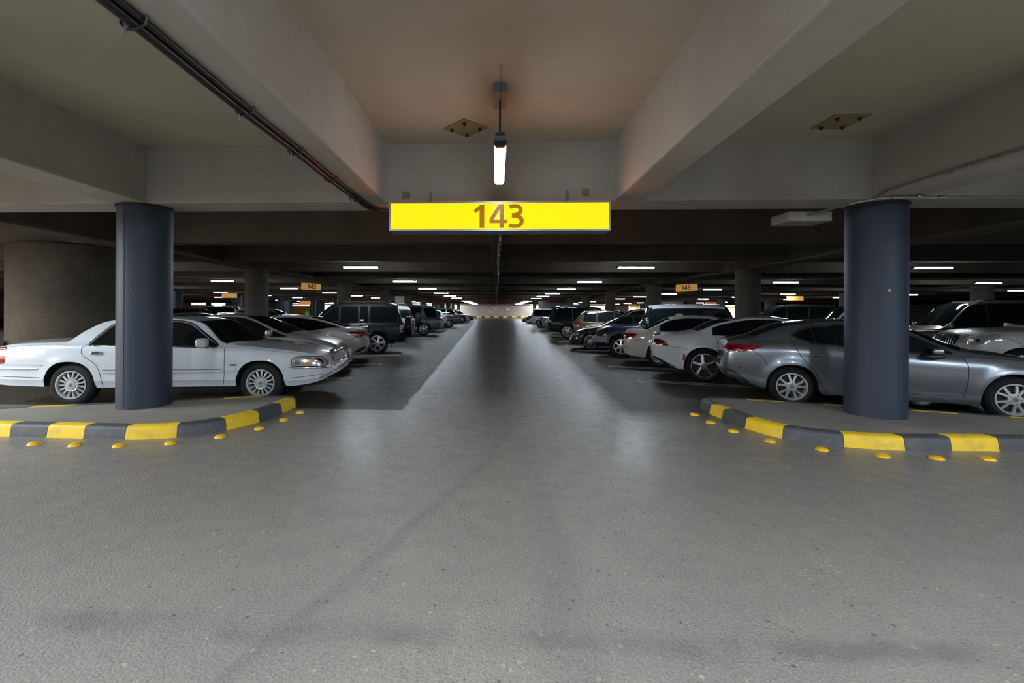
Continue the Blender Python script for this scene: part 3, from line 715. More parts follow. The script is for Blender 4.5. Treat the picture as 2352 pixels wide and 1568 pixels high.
# ------------------------------------------------------------------ wheels
WCACHE = {}
def wheel_mesh(R, rr, w, style, rim_mat):
    key = (R, rr, w, style, rim_mat.name)
    if key in WCACHE: return WCACHE[key]
    h = w/2
    ty = MB()
    prof = [(rr-.004,-h+.012),(rr+.006,-h+.004),(rr+.02,-h),(rr+.55*(R-rr),-h-.006),(R-.035,-h+.006),(R-.012,-h+.022),(R,-h+.045)]
    for g in (-.3,0,.3): prof += [(R,h*g-.008),(R-.009,h*g-.006),(R-.009,h*g+.006),(R,h*g+.008)]
    prof += [(R,h-.045),(R-.012,h-.022),(R-.035,h-.006),(rr+.55*(R-rr),h+.006),(rr+.02,h),(rr-.004,h-.012)]
    ty.lathe(prof, 56, 'y', caps=False)
    rim = MB()
    rim.lathe([(rr+.006,-h+.004),(rr+.006,-h-.006),(rr-.012,-h-.007),(rr-.022,-h+.012),(rr-.028,-h+.05),(rr-.035,0),(rr-.03,h-.02)], 56, 'y', caps=False)
    yo = -h+.022; yi = -h+.012
    def spoke(a0, a1, w0, w1, r0=.055, r1=None, th=.022, dip=.012):
        r1 = r1 or rr-.016
        vs = []
        for r, a, ww, y in ((r0,a0,w0,yi-.004),((r0+r1)/2,(a0+a1)/2,(w0+w1)/2,yi+dip*.3),(r1,a1,w1,yo+dip*.2)):
            dx, dz = math.cos(a), math.sin(a); nx, nz = -dz, dx
            vs += [(r*dx+nx*ww/2*k, y+(.0 if abs(k)<.9 else .006), r*dz+nz*ww/2*k) for k in (-1,-.7,.7,1)]
            vs += [(r*dx+nx*ww/2*k, y+th+.012, r*dz+nz*ww/2*k) for k in (1,-1)]
        fs = []
        for i in range(2):
            for k in range(6): fs.append((i*6+k, i*6+(k+1)%6, (i+1)*6+(k+1)%6, (i+1)*6+k))
        fs += [tuple(range(6))[::-1], tuple(range(12,18))]
        rim.add(vs, fs)
    nut = .0
    if style == 'multi15':
        for k in range(15): spoke(PI/2+2*PI*k/15, PI/2+2*PI*k/15, .022, .038, .085)
        rim.lathe([(.105,yi+.03),(.105,yi-.004),(.098,yi-.01),(.088,yi-.006),(.078,yi-.006),(.072,yi-.014),(.03,yi-.018),(0,yi-.018)], 40, 'y', caps=False)
    elif style == 'five':
        for k in range(5): spoke(PI/2+2*PI*k/5, PI/2+2*PI*k/5, .085, .070)
        nut = .06
    elif style == 'double5':
        for k in range(5):
            a = PI/2+2*PI*k/5
            spoke(a-.17, a-.28, .036, .036, .06); spoke(a+.17, a+.28, .036, .036, .06)
        nut = .062
    elif style == 'double6':
        for k in range(6):
            a = PI/2+2*PI*k/6
            spoke(a-.12, a-.15, .028, .034, .06); spoke(a+.12, a+.15, .028, .034, .06)
        nut = .06
    elif style == 'ten':
        for k in range(10): spoke(PI/2+2*PI*k/10, PI/2+2*PI*k/10+(.07 if k%2 else -.07), .034, .028)
        nut = .055
    elif style == 'six':
        for k in range(6): spoke(PI/2+2*PI*k/6, PI/2+2*PI*k/6, .062, .075, .06)
        nut = .058
    elif style == 'v7':
        for k in range(7):
            a = PI/2+2*PI*k/7
            spoke(a, a-.2, .035, .028); spoke(a, a+.2, .035, .028)
        nut = .055
    if style != 'multi15':
        rim.lathe([(.082,yi+.03),(.080,yi-.002),(.06,yi-.006),(.040,yi-.006),(.034,yi-.016),(0,yi-.018)], 32, 'y', caps=False)
    hub = MB().lathe([(.030,yi-.016),(.027,yi-.021),(0,yi-.022)], 24, 'y', caps=False)
    if nut:
        for k in range(5): hub.lathe([(.009,yi-.004),(.009,yi-.012),(0,yi-.013)], 8, 'y', (nut*math.cos(.3+2*PI*k/5),0,nut*math.sin(.3+2*PI*k/5)), caps=False)
    disc = MB().lathe([(0,yi+.075),(rr*.72,yi+.075),(rr*.72,yi+.09),(rr-.03,yi+.10),(rr-.03,h-.02),(0,h-.02)], 40, 'y', caps=False)
    t = empty('proto')
    a = ty.build('wheel', M['tyre'], None, 40); b = rim.build('rim', rim_mat, a, 35); c = hub.build('hub_cap', M['alloy_dark'], a, 35); d = disc.build('brake_disc', M['brake'], a, 35)
    bpy.data.objects.remove(t)
    WCACHE[key] = a
    return a
USED = set()
def put_wheel(parent, key, loc, flip):
    src = wheel_mesh(*key)
    if src.name in USED: o = copy_tree(src, parent)
    else: o = src; o.parent = parent; USED.add(src.name)
    o.location = loc; o.rotation_euler = (0, random.uniform(0,1.2), PI if flip else 0)
    return o

# ------------------------------------------------------------------ car bodies
DEF_SECT = [(0,.93),(.08,.965),(.3,.985),(.55,1.0),(.8,.992),(.93,.972),(1,.945)]
class Car:
    def __init__(s, sp, label, wheel_at, which, side, ang, name='car', cat='car', group=None):
        """wheel_at: ground point under the outer face of one near wheel; which 'r'/'f'; side +1 left / -1 right of the car"""
        s.sp = sp
        a = math.radians(ang); xw = sp['wh'][0 if which == 'r' else 1]; yw = side*sp['yw']
        ox = wheel_at[0] - (xw*math.cos(a) - yw*math.sin(a)); oy = wheel_at[1] - (xw*math.sin(a) + yw*math.cos(a))
        s.root = empty(name, (ox,oy,0), a); tag(s.root, label, cat, group)
        s.top = pchip(sp['top']); s.edge = pchip(sp['edge']); s.belt = pchip(sp['belt']); s.plan = pchip(sp['plan']); s.sillf = pchip(sp['sill'])
        s.sect = pchip(sp.get('sect', DEF_SECT)); s.x0 = sp['top'][0][0]; s.x1 = sp['top'][-1][0]
        s.wmax = max(p[1] for p in sp['plan']); s.cache = {}
        s.emax = max(s.edge(x) for x,_ in sp['edge']); xm = max(sp['edge'], key=lambda p: p[1])[0]; s.bm = s.belt(xm)
        s.build()
    def zlow(s, x):
        z = s.sillf(x); R = s.sp['Ra']; zc = s.sp['R']
        for xc in s.sp['wh']:
            t = abs(x-xc)/R
            if t < 1: z = max(z, s.sillf(xc) + (zc + R*.985 - s.sillf(xc))*(1-t**2.5)**(1/2.3))
        return z
    def ring(s, x):
        k = round(x,4)
        if k in s.cache: return s.cache[k]
        zl, zb, ze, zt, W = s.zlow(x), s.belt(x), s.edge(x), s.top(x), s.plan(x)
        sill = s.sillf(x)
        zb = max(zb, sill+.03, zl+.015); ze = max(ze, zb+.006); zt = max(zt, ze+.004)
        side = []
        fl = 0
        for i in range(13):
            z = zl + (zb-zl)*i/12; t = (z-sill)/(zb-sill)
            f = 0
            for xc in s.sp['wh']:
                d = math.hypot(x-xc, z-s.sp['R']) - s.sp['Ra']
                f += s.sp.get('flare', .012)*math.exp(-(max(d,0)/.09)**2)
            side.append((W*s.sect(t) + f*min(1, max(0,(1-t)*6)), z))
        yb = side[-1][0]
        g = min(1, max(0, (ze-zb)/max(s.emax-s.bm, .05)))
        ye = yb*.955*(1-g) + min(s.sp['roofw'], yb*.955)*g
        y1 = yb*.975
        for i in range(1,8):
            t = i/7
            y = y1 + (ye-y1)*t + .018*g*math.sin(PI*t)
            side.append((y, zb + .008 + (ze-zb-.008)*t))
        ye = side[-1][0]
        r = (side, ye, ze, zt); s.cache[k] = r
        return r
    def yz(s, x, z):
        side = s.ring(x)[0]
        if z <= side[0][1]: return side[0][0]
        for a, b in zip(side, side[1:]):
            if z <= b[1]: return a[0] + (b[0]-a[0])*(z-a[1])/max(b[1]-a[1],1e-6)
        return side[-1][0]
    def roofz(s, x, v):
        _, ye, ze, zt = s.ring(x)
        return ze + (zt-ze)*(1-min(abs(v),1)**2.3)
    def inside(s, x, y, z):
        side, ye, ze, zt = s.ring(x); y = abs(y)
        if z < side[0][1]: return z > s.sillf(x) and y <= side[0][0]
        if z <= ze: return y <= s.yz(x, z)
        return y <= ye and z <= s.roofz(x, y/max(ye,1e-6))
    def xend(s, y, z, front):
        e = s.x1 if front else s.x0; d = -1 if front else 1; t = 0
        while t < 1.4 and not s.inside(e+d*t, y, z): t += .02
        lo, hi = max(t-.02,0), t
        for _ in range(12):
            m = (lo+hi)/2
            if s.inside(e+d*m, y, z): hi = m
            else: lo = m
        return e + d*hi
    def stations(s):
        xs = set(); n = int((s.x1-s.x0)/.055)
        for i in range(n+1): xs.add(s.x0+(s.x1-s.x0)*i/n)
        for e, d in ((s.x0,1),(s.x1,-1)):
            for t in (.006,.014,.025,.04,.07,.1): xs.add(e+d*t)
        for xc in s.sp['wh']:
            for f in (1.0,.998,.985,.95,.9,.82):
                for q in (-1,1): xs.add(xc+q*f*s.sp['Ra'])
        for c in ('edge','top'):
            for x,_ in s.sp[c]: xs.add(x)
        xs = sorted(x for x in xs if s.x0 <= x <= s.x1); out = [xs[0]]
        for x in xs[1:]:
            if x - out[-1] > .0008: out.append(x)
        return out
    def build(s):
        sp = s.sp; root = s.root; pt = sp['paint']
        xs = s.stations(); NV = 7
        rows = []
        for x in xs:
            side, ye, ze, zt = s.ring(x)
            half = [(x,-y,z) for y,z in side]
            roof = [(x, ye*v, s.roofz(x,v)) for v in [(-1 + i/NV) for i in range(1,2*NV)]]
            rows.append(half + roof + [(x,y,z) for y,z in side[::-1]])
        body = MB(); roofp = MB(); two = sp.get('roof_paint'); n = len(rows[0]); ns = 20
        vs = [p for r in rows for p in r]; fb = []; fr = []
        for j in range(len(rows)-1):
            for i in range(n-1):
                q = (j*n+i, (j+1)*n+i, (j+1)*n+i+1, j*n+i+1)
                if two and two[1] < xs[j] < two[2] and vs[q[0]][2] > two[3] and vs[q[2]][2] > two[3]: fr.append(q)
                else: fb.append(q)
        fb.append(tuple(range(n))[::-1]); fb.append(tuple((len(rows)-1)*n+i for i in range(n)))
        body.add(vs, fb); body.build('body', pt, root, sp.get('crease', 28))
        if fr:
            ro = MB(); ro.add(vs, fr); ro = ro.build('roof', two[0], root, 28)
            bm = bmesh.new(); bm.from_mesh(ro.data); bmesh.ops.delete(bm, geom=[v for v in bm.verts if not v.link_faces], context='VERTS'); bm.to_mesh(ro.data); bm.free()
        ub = MB(); ub.grid([[(r[0][0],r[0][1]+.004,r[0][2]+.002) for r in rows],[(r[-1][0],r[-1][1]-.004,r[-1][2]+.002) for r in rows]])
        z0 = s.sillf(0)+.06
        ub.box(s.x0+.35, s.x1-.35, -.45, .45, z0-.02, z0+.1)
        ub.build('underbody', M['under'], root)
        # wheels
        R, rr, w, style, rm = sp['R'], sp['rr'], sp['tw'], sp['rim'], sp['rim_mat']
        for xc in sp['wh']:
            for q in (-1,1): put_wheel(root, (R,rr,w,style,rm), (xc, q*(sp['yw']-w/2), R), q > 0)
        for it in sp.get('parts', []): getattr(s, it[0])(*it[1:])
    # ---- overlays -------------------------------------------------
    def chaikin(s, poly, k=2, c=.18):
        for _ in range(k):
            out = []
            for i, p in enumerate(poly):
                a = poly[i-1]; b = poly[(i+1)%len(poly)]
                out += [(p[0]+(a[0]-p[0])*c, p[1]+(a[1]-p[1])*c), (p[0]+(b[0]-p[0])*c, p[1]+(b[1]-p[1])*c)]
            poly = out; c = .25
        return poly
    def chains(s, poly):
        i0 = min(range(len(poly)), key=lambda i: poly[i][0]); i1 = max(range(len(poly)), key=lambda i: poly[i][0])
        n = len(poly); A = []; B = []; i = i0
        while True:
            A.append(poly[i])
            if i == i1: break
            i = (i+1) % n
        i = i0
        while True:
            B.append(poly[i])
            if i == i1: break
            i = (i-1) % n
        fix = lambda C: sorted(C, key=lambda p: p[0])
        A, B = fix(A), fix(B); fa, fb = lin(A), lin(B); xm = (poly[i0][0]+poly[i1][0])/2
        return (fa, fb) if fa(xm) < fb(xm) else (fb, fa)
    def side(s, name, mat, poly, off=.004, rnd=.12, sides=(-1,1), m=6, depth=.02, label=None):
        P_ = s.chaikin(poly, 2, rnd) if rnd else poly
        lo, hi = s.chains(P_); xa = min(p[0] for p in P_); xb = max(p[0] for p in P_)
        n = max(6, int((xb-xa)/.04)); xs = [xa+(xb-xa)*(.5-.5*math.cos(PI*i/n)) for i in range(n+1)]
        outs = []
        for q in sides:
            rows = []
            for j in range(m+1):
                row = []
                for x in xs:
                    a, b = lo(x), hi(x); z = a+(b-a)*j/m
                    row.append((x, q*(s.yz(x,z)+off), z))
                rows.append(row)
            o = MB().grid(rows, skirt=lambda p: (p[0], p[1]-math.copysign(off+depth,p[1]), p[2])).build(name, M[mat] if isinstance(mat,str) else mat, s.root, 30)
            if label: o['label'] = label
            outs.append(o)
        return outs
    def line(s, name, mat, pts, w=.012, off=.003, smooth=True, closed=False, sides=(-1,1), depth=.012):
        if closed:
            pts = s.chaikin(pts, 2, .12); pts = pts + [pts[0]]
        elif smooth and len(pts) > 2: pts = smooth_path(pts, 28)
        else:
            q_ = []
            for a, b in zip(pts, pts[1:]):
                k = max(1, int(math.dist(a,b)/.06)); q_ += [(a[0]+(b[0]-a[0])*i/k, a[1]+(b[1]-a[1])*i/k) for i in range(k)]
            pts = q_ + [pts[-1]]
        n = len(pts)
        for q in sides:
            A = []; B = []
            for i in range(n):
                a = pts[i-1] if i else (pts[-2] if closed else pts[0]); b = pts[i+1] if i < n-1 else (pts[1] if closed else pts[-1])
                dx, dz = b[0]-a[0], b[1]-a[1]; l = math.hypot(dx,dz) or 1; nx, nz = -dz/l*w/2, dx/l*w/2
                for C_, k in ((A,1),(B,-1)):
                    x, z = pts[i][0]+nx*k, pts[i][1]+nz*k
                    C_.append((x, q*(s.yz(x,z)+off), z))
            C0 = [((a[0]+b[0])/2, (a[1]+b[1])/2+q*min(off,.004)*.8, (a[2]+b[2])/2) for a,b in zip(A,B)]
            MB().grid([A,C0,B], skirt=lambda p: (p[0], p[1]-math.copysign(off+depth,p[1]), p[2])).build(name, M[mat] if isinstance(mat,str) else mat, s.root, 50)
    def arch(s, name, mat, w=.05, off=.02):
        for xc in s.sp['wh']:
            R = s.sp['Ra']; pts = []
            for i in range(25):
                t = -1+2*i/24; t = math.copysign(min(abs(t),1)**.8, t)*.995
                pts.append((xc+R*t*1.02, s.zlow(xc+R*t)+w*.45))
            s.line(name, mat, pts, w, off, False, False)
    def topp(s, name, mat, xa, xb, ca=0, cb=0, v0=.93, v1=.93, off=.004):
        n, m = 14, 14; rows = []
        for j in range(m+1):
            u = j/m; vm = v0+(v1-v0)*u; row = []
            for i in range(n+1):
                v = -1+2*i/n; vv = v*vm
                x = xa+ca*v*v + (xb+cb*v*v-xa-ca*v*v)*u
                _, ye, ze, zt = s.ring(x); e = .01
                y = ye*vv; z = s.roofz(x,vv)
                dzdx = (s.roofz(x+e,vv)-s.roofz(x-e,vv))/(2*e); dzdy = (s.roofz(x,vv+.02)-s.roofz(x,vv-.02))/(.04*max(ye,.05))
                nn = Vector((-dzdx,-dzdy,1)).normalized()
                row.append((x+nn.x*off, y+nn.y*off, z+nn.z*off))
            rows.append(row)
        return MB().grid(rows, skirt=lambda p: (p[0],p[1]*.995,p[2]-.03)).build(name, M[mat] if isinstance(mat,str) else mat, s.root, 40)
    def end(s, name, mat, poly, front, off=.006, rnd=.15, mirror=False, n=10, m=5, label=None):
        for q in ((1,-1) if mirror else (1,)):
            P_ = s.chaikin(poly, 2, rnd) if rnd else poly
            lo, hi = s.chains(P_); ya = min(p[0] for p in P_); yb = max(p[0] for p in P_); rows = []; d = 1 if front else -1
            for j in range(m+1):
                row = []
                for i in range(n+1):
                    y = ya+(yb-ya)*i/n; z = lo(y)+(hi(y)-lo(y))*j/m
                    row.append((s.xend(y,z,front)+d*off, y*q, z))
                rows.append(row)
            o = MB().grid(rows, skirt=lambda p: (p[0]-d*(off+.02),p[1],p[2])).build(name, M[mat] if isinstance(mat,str) else mat, s.root, 40)
            if label: o['label'] = label
    def mirror(s, x, z, mat=None, r=(.075,.10,.075), base='black_plastic', dy=.11):
        for q in (-1,1):
            y = s.yz(x,z)
            o = MB().superell((x,q*(y+dy),z), r, .55, 20, 12).build('side_mirror', mat or s.sp['paint'], s.root, 60)
            MB().superell((x-r[0]*.55,q*(y+dy),z), (r[0]*.5,r[1]*.85,r[2]*.8), .5, 16, 8).build('mirror_glass', M['glass'], o, 60)
            MB().obox((x+.02,q*(y+dy*.3),z-r[2]*.75), (.045,0,0), (0,dy*.55,0), (0,0,.022)).build('mirror_arm', M[base], o, bevel=.008)
    def handle(s, xs, z, mat, L=.11, h=.018, dz=0):
        for k, x in enumerate(xs):
            for q in (-1,1):
                zz = z + dz*k
                c = s.yz(x,zz)
                o = MB().superell((x,q*(c+.012),zz),(L,.018,h),.5,20,8).build('door_handle', M[mat] if isinstance(mat,str) else mat, s.root, 60)
    def rails(s, xa, xb, v=.90, mat='black_plastic', h=.05):
        for q in (-1,1):
            pts = []
            for i in range(17):
                x = xa+(xb-xa)*i/16; ye = s.ring(x)[1]; up = h*min(1, min(i,16-i)/2.0)
                pts.append((x, q*v*ye, s.roofz(x,v)-.01+up))
            MB().tube(pts, .017, 8).build('roof_rail', M[mat] if isinstance(mat,str) else mat, s.root, 50)
    def box(s, name, mat, x0,x1,y0,y1,z0,z1, bev=.02, mirror=False):
        for q in ((1,-1) if mirror else (1,)):
            MB().box(x0,x1,*sorted((q*y0,q*y1)),z0,z1).build(name, M[mat] if isinstance(mat,str) else mat, s.root, 40, bevel=bev)
    def blob(s, name, mat, c, r, e=.5, mirror=False, label=None):
        for q in ((1,-1) if mirror else (1,)):
            o = MB().superell((c[0],c[1]*q,c[2]), r, e, 20, 12).build(name, M[mat] if isinstance(mat,str) else mat, s.root, 60)
            if label: o['label'] = label
    def spare(s, x, y, z, R=.38, w=.24, cover=None):
        o = MB().lathe([(0,-w/2),(R*.55,-w/2),(R*.62,-w/2-.01),(R-.05,-w/2),(R,-w/2+.05),(R,w/2-.05),(R-.05,w/2),(0,w/2)], 40, 'x', (x,y,z), caps=False).build('spare_wheel', M['tyre'], s.root, 35)
        if cover: MB().lathe([(0,-w/2-.02),(R*.8,-w/2-.02),(R+.008,-w/2+.03),(R+.012,w/2-.02)], 40, 'x', (x,y,z), caps=False).build('wheel_cover', M[cover] if isinstance(cover,str) else cover, o, 35)
    def bars(s, name, mat, y0, y1, z0, z1, n, front=True, off=.02, vertical=True, w=.018):
        mb = MB()
        for k in range(n):
            t = (k+.5)/n
            pts = []
            for i in range(7):
                u = i/6
                y, z = (y0+(y1-y0)*t, z0+(z1-z0)*u) if vertical else (y0+(y1-y0)*u, z0+(z1-z0)*t)
                pts.append((s.xend(y,z,front)+(off if front else -off), y, z))
            mb.tube(pts, w/2, 6)
        mb.build(name, M[mat] if isinstance(mat,str) else mat, s.root, 60)
    def emblem(s, y, z, ry, rz, front=True, off=.035, mat='chrome'):
        x = s.xend(y,z,front)+(off if front else -off)
        for sc_, k in (((ry,rz),1),((ry*.45,rz*.95),1),((ry*.95,rz*.42),.25)):
            MB().tube([(x, y+sc_[0]*math.cos(2*PI*i/24), z+sc_[1]*math.sin(2*PI*i/24)+(rz*.3 if k<1 else 0)*.5) for i in range(25)], .006, 6).build('emblem_ring', M[mat], s.root, 60)
def _glass(s, xa, xb, splits=(), mat='glass', it=.05, ib=.012, surround='black_plastic', name='side_window', gap=.05):
    if s.sp.get('gap'): surround = None; gap = .16; it = .075; ib = .03
    def seg(a, b, name, mat, it, ib, off):
        pts = []
        for i in range(25):
            x = a+(b-a)*i/24; lo, hi = s.belt(x)+ib, s.edge(x)-it
            if hi > lo+.006: pts.append((x,lo,hi))
        if len(pts) < 3: return
        poly = [(x,l) for x,l,h in pts] + [(x,h) for x,l,h in pts[::-1]]
        s.side(name, mat, poly, off, 0, m=6)
    if surround: seg(xa, xb, 'window_surround', surround, it-.014, ib-.010, .003)
    cuts = [xa] + list(splits) + [xb]
    for k in range(len(cuts)-1):
        a = cuts[k]+(gap/2 if k else .02); b = cuts[k+1]-(gap/2 if k < len(cuts)-2 else .02)
        seg(a, b, name, mat, it, ib, .0055)
Car.glass = _glass

def suv(L0,L1,xr,xf,H,W,R,paint,zh=1.10,zb=1.05,xc=1.0,xrf=.15,rake=.22,roofw=None,**kw):
    d = dict(paint=paint, wh=(xr,xf), R=R, Ra=R*1.11, rr=R*.66, tw=.25, yw=W-.02, roofw=roofw or W*.76, rim='double6', rim_mat=M['alloy'],
      top=[(L0,.52),(L0+.02,.75),(L0+.06,zb+.02),(L0+.08,zb+.06),(L0+.06+rake,H-.07),(L0+rake+.22,H-.02),(L0+rake+.8,H),(xrf-.5,H-.005),(xrf,H-.06),(xc,zh+.03),(xc+.1,zh),(L1-.5,zh-.06),(L1-.14,zh-.18),(L1-.05,.80),(L1,.52)],
      edge=[(L0,.48),(L0+.03,zb-.03),(L0+.09,zb+.05),(L0+.10+rake,H-.13),(L0+rake+.28,H-.08),(L0+rake+.8,H-.06),(xrf-.5,H-.065),(xrf-.1,H-.12),(xc-.22,zh-.01),(xc+.02,zh-.06),(L1-.5,zh-.12),(L1-.16,zh-.26),(L1,.46)],
      belt=[(L0,.42),(L0+.05,zb-.07),(L0+.5,zb),(0,zb-.01),(xc-.25,zb-.04),(xc+.05,min(zb-.04,zh-.10)),(L1-.45,zh-.17),(L1-.14,.66),(L1,.42)],
      plan=[(L0,W*.80),(L0+.04,W*.88),(L0+.14,W*.94),(L0+.4,W*.98),(0,W),(xf,W*.99),(L1-.45,W*.95),(L1-.2,W*.87),(L1-.06,W*.76),(L1,W*.66)],
      sill=[(L0,.52),(L0+.15,.46),(xr,.40),(xr+R*1.2,.33),(0,.31),(xf-R*1.2,.33),(xf,.38),(L1-.2,.36),(L1,.44)])
    d.update(kw); return d
def sedan(L0,L1,xr,xf,H,W,R,paint,zd=1.08,zb=.97,zh=.98,xb=-1.8,xrr=-1.0,xrf=.2,xc=1.15,roofw=None,**kw):
    d = dict(paint=paint, wh=(xr,xf), R=R, Ra=R*1.12, rr=R*.68, tw=.22, yw=W-.03, roofw=roofw or W*.64, rim='double5', rim_mat=M['alloy'],
      top=[(L0,.50),(L0+.02,.72),(L0+.06,zd-.08),(L0+.10,zd-.02),(L0+.25,zd+.01),(xb,zd+.02),(xrr,H-.05),(xrr+.5,H),(xrf-.3,H-.01),(xrf,H-.05),(xc,zh+.05),(xc+.12,zh+.01),(L1-.7,zh-.07),(L1-.25,zh-.20),(L1-.06,.62),(L1,.45)],
      edge=[(L0,.46),(L0+.04,zd-.14),(L0+.10,zd-.06),(L0+.3,zd-.035),(xb+.05,zd-.03),(xrr+.1,H-.09),(xrr+.5,H-.045),(xrf-.3,H-.05),(xrf-.08,H-.10),(xc-.24,zh+.0),(xc,zh-.035),(L1-.7,zh-.12),(L1-.25,zh-.28),(L1,.40)],
      belt=[(L0,.42),(L0+.05,zd-.2),(L0+.3,zd-.08),(xb+.2,zb+.03),(-.4,zb),(xc-.3,zb-.04),(xc,zh-.085),(L1-.7,zh-.17),(L1-.25,zh-.35),(L1,.36)],
      plan=[(L0,W*.62),(L0+.03,W*.76),(L0+.12,W*.86),(L0+.35,W*.94),(xr,W*.985),(0,W),(xf,W*.985),(L1-.5,W*.93),(L1-.22,W*.82),(L1-.07,W*.65),(L1,W*.45)],
      sill=[(L0,.42),(L0+.12,.33),(xr-R,.26),(xr+R,.23),(0,.21),(xf,.20),(L1-.2,.19),(L1,.25)])
    d.update(kw); return d
def std(sp, splits, ga, gb, doors, hz, mirror, xc, xrf, lamp, tail, rear=None, suvish=False, handle='paint', glass='glass', extra=()):
    """the parts most cars share"""
    L0, L1 = sp['top'][0][0], sp['top'][-1][0]
    hm = sp['paint'] if handle == 'paint' else handle
    ps = [('glass', ga, gb, splits, glass),
          ('topp','windshield',glass, xrf+.02, xc-.03, -.14, -.22, .95,.95)]
    if rear: ps.append(('topp','rear_window',glass, rear[0], rear[1], .10, .06, .92,.92))
    for d in doors: ps.append(('line','panel_gap','seam', d, .008, .0025))
    ps.append(('handle', hz[0], hz[1], hm))
    ps.append(('mirror', mirror[0], mirror[1]))
    if lamp: ps.append(('side','headlight','headlamp', lamp, .006, .1))
    if tail: ps.append(('side','taillight','red_lens', tail, .008, .12))
    ps.append(('end','licence_plate','sign_white', [(-.26,.46),(.26,.46),(.26,.57),(-.26,.57)], True, .012, 0))
    ps.append(('end','licence_plate','sign_white', [(-.26,.62),(.26,.62),(.26,.74),(-.26,.74)], False, .012, 0))
    return ps + list(extra)

# --- white saloon, nearest on the left ----------------------------------------
SP = dict(paint=P['white'], wh=(-1.455,1.455), R=.345, Ra=.385, rr=.222, tw=.22, yw=.935, roofw=.66, rim='multi15', rim_mat=M['alloy_bright'], flare=.014,
  top=[(-2.82,.62),(-2.80,.80),(-2.74,.93),(-2.62,1.0),(-2.3,1.045),(-1.9,1.06),(-1.74,1.065),(-1.62,1.10),(-1.12,1.375),(-.75,1.43),(-.3,1.445),(.1,1.435),(.47,1.385),(1.14,1.005),(1.25,.99),(1.8,.935),(2.25,.865),(2.42,.82),(2.50,.76),(2.55,.66),(2.62,.60),(2.64,.50)],
  edge=[(-2.82,.58),(-2.78,.86),(-2.6,.95),(-2.3,1.0),(-1.8,1.022),(-1.58,1.03),(-1.34,1.21),(-1.06,1.36),(-.75,1.40),(-.3,1.415),(.11,1.40),(.39,1.345),(.884,.985),(1.12,.965),(1.77,.895),(2.2,.825),(2.42,.76),(2.52,.64),(2.64,.46)],
  belt=[(-2.82,.52),(-2.76,.82),(-2.5,.93),(-2.2,.965),(-1.6,.985),(-.75,.972),(.48,.945),(.88,.935),(1.12,.925),(1.77,.855),(2.2,.78),(2.42,.70),(2.52,.58),(2.64,.42)],
  plan=[(-2.82,.66),(-2.78,.78),(-2.65,.87),(-2.35,.935),(-1.4,.985),(0,.99),(1.4,.975),(1.95,.935),(2.3,.865),(2.48,.76),(2.58,.60),(2.62,.48),(2.64,.38)],
  sill=[(-2.82,.44),(-2.6,.36),(-1.9,.325),(-.95,.30),(.9,.30),(1.9,.285),(2.3,.33),(2.55,.43),(2.64,.47)],
  sect=[(0,.945),(.10,.962),(.17,.985),(.3,.985),(.45,.995),(.62,1.0),(.85,.985),(.95,.97),(1,.95)], crease=24)
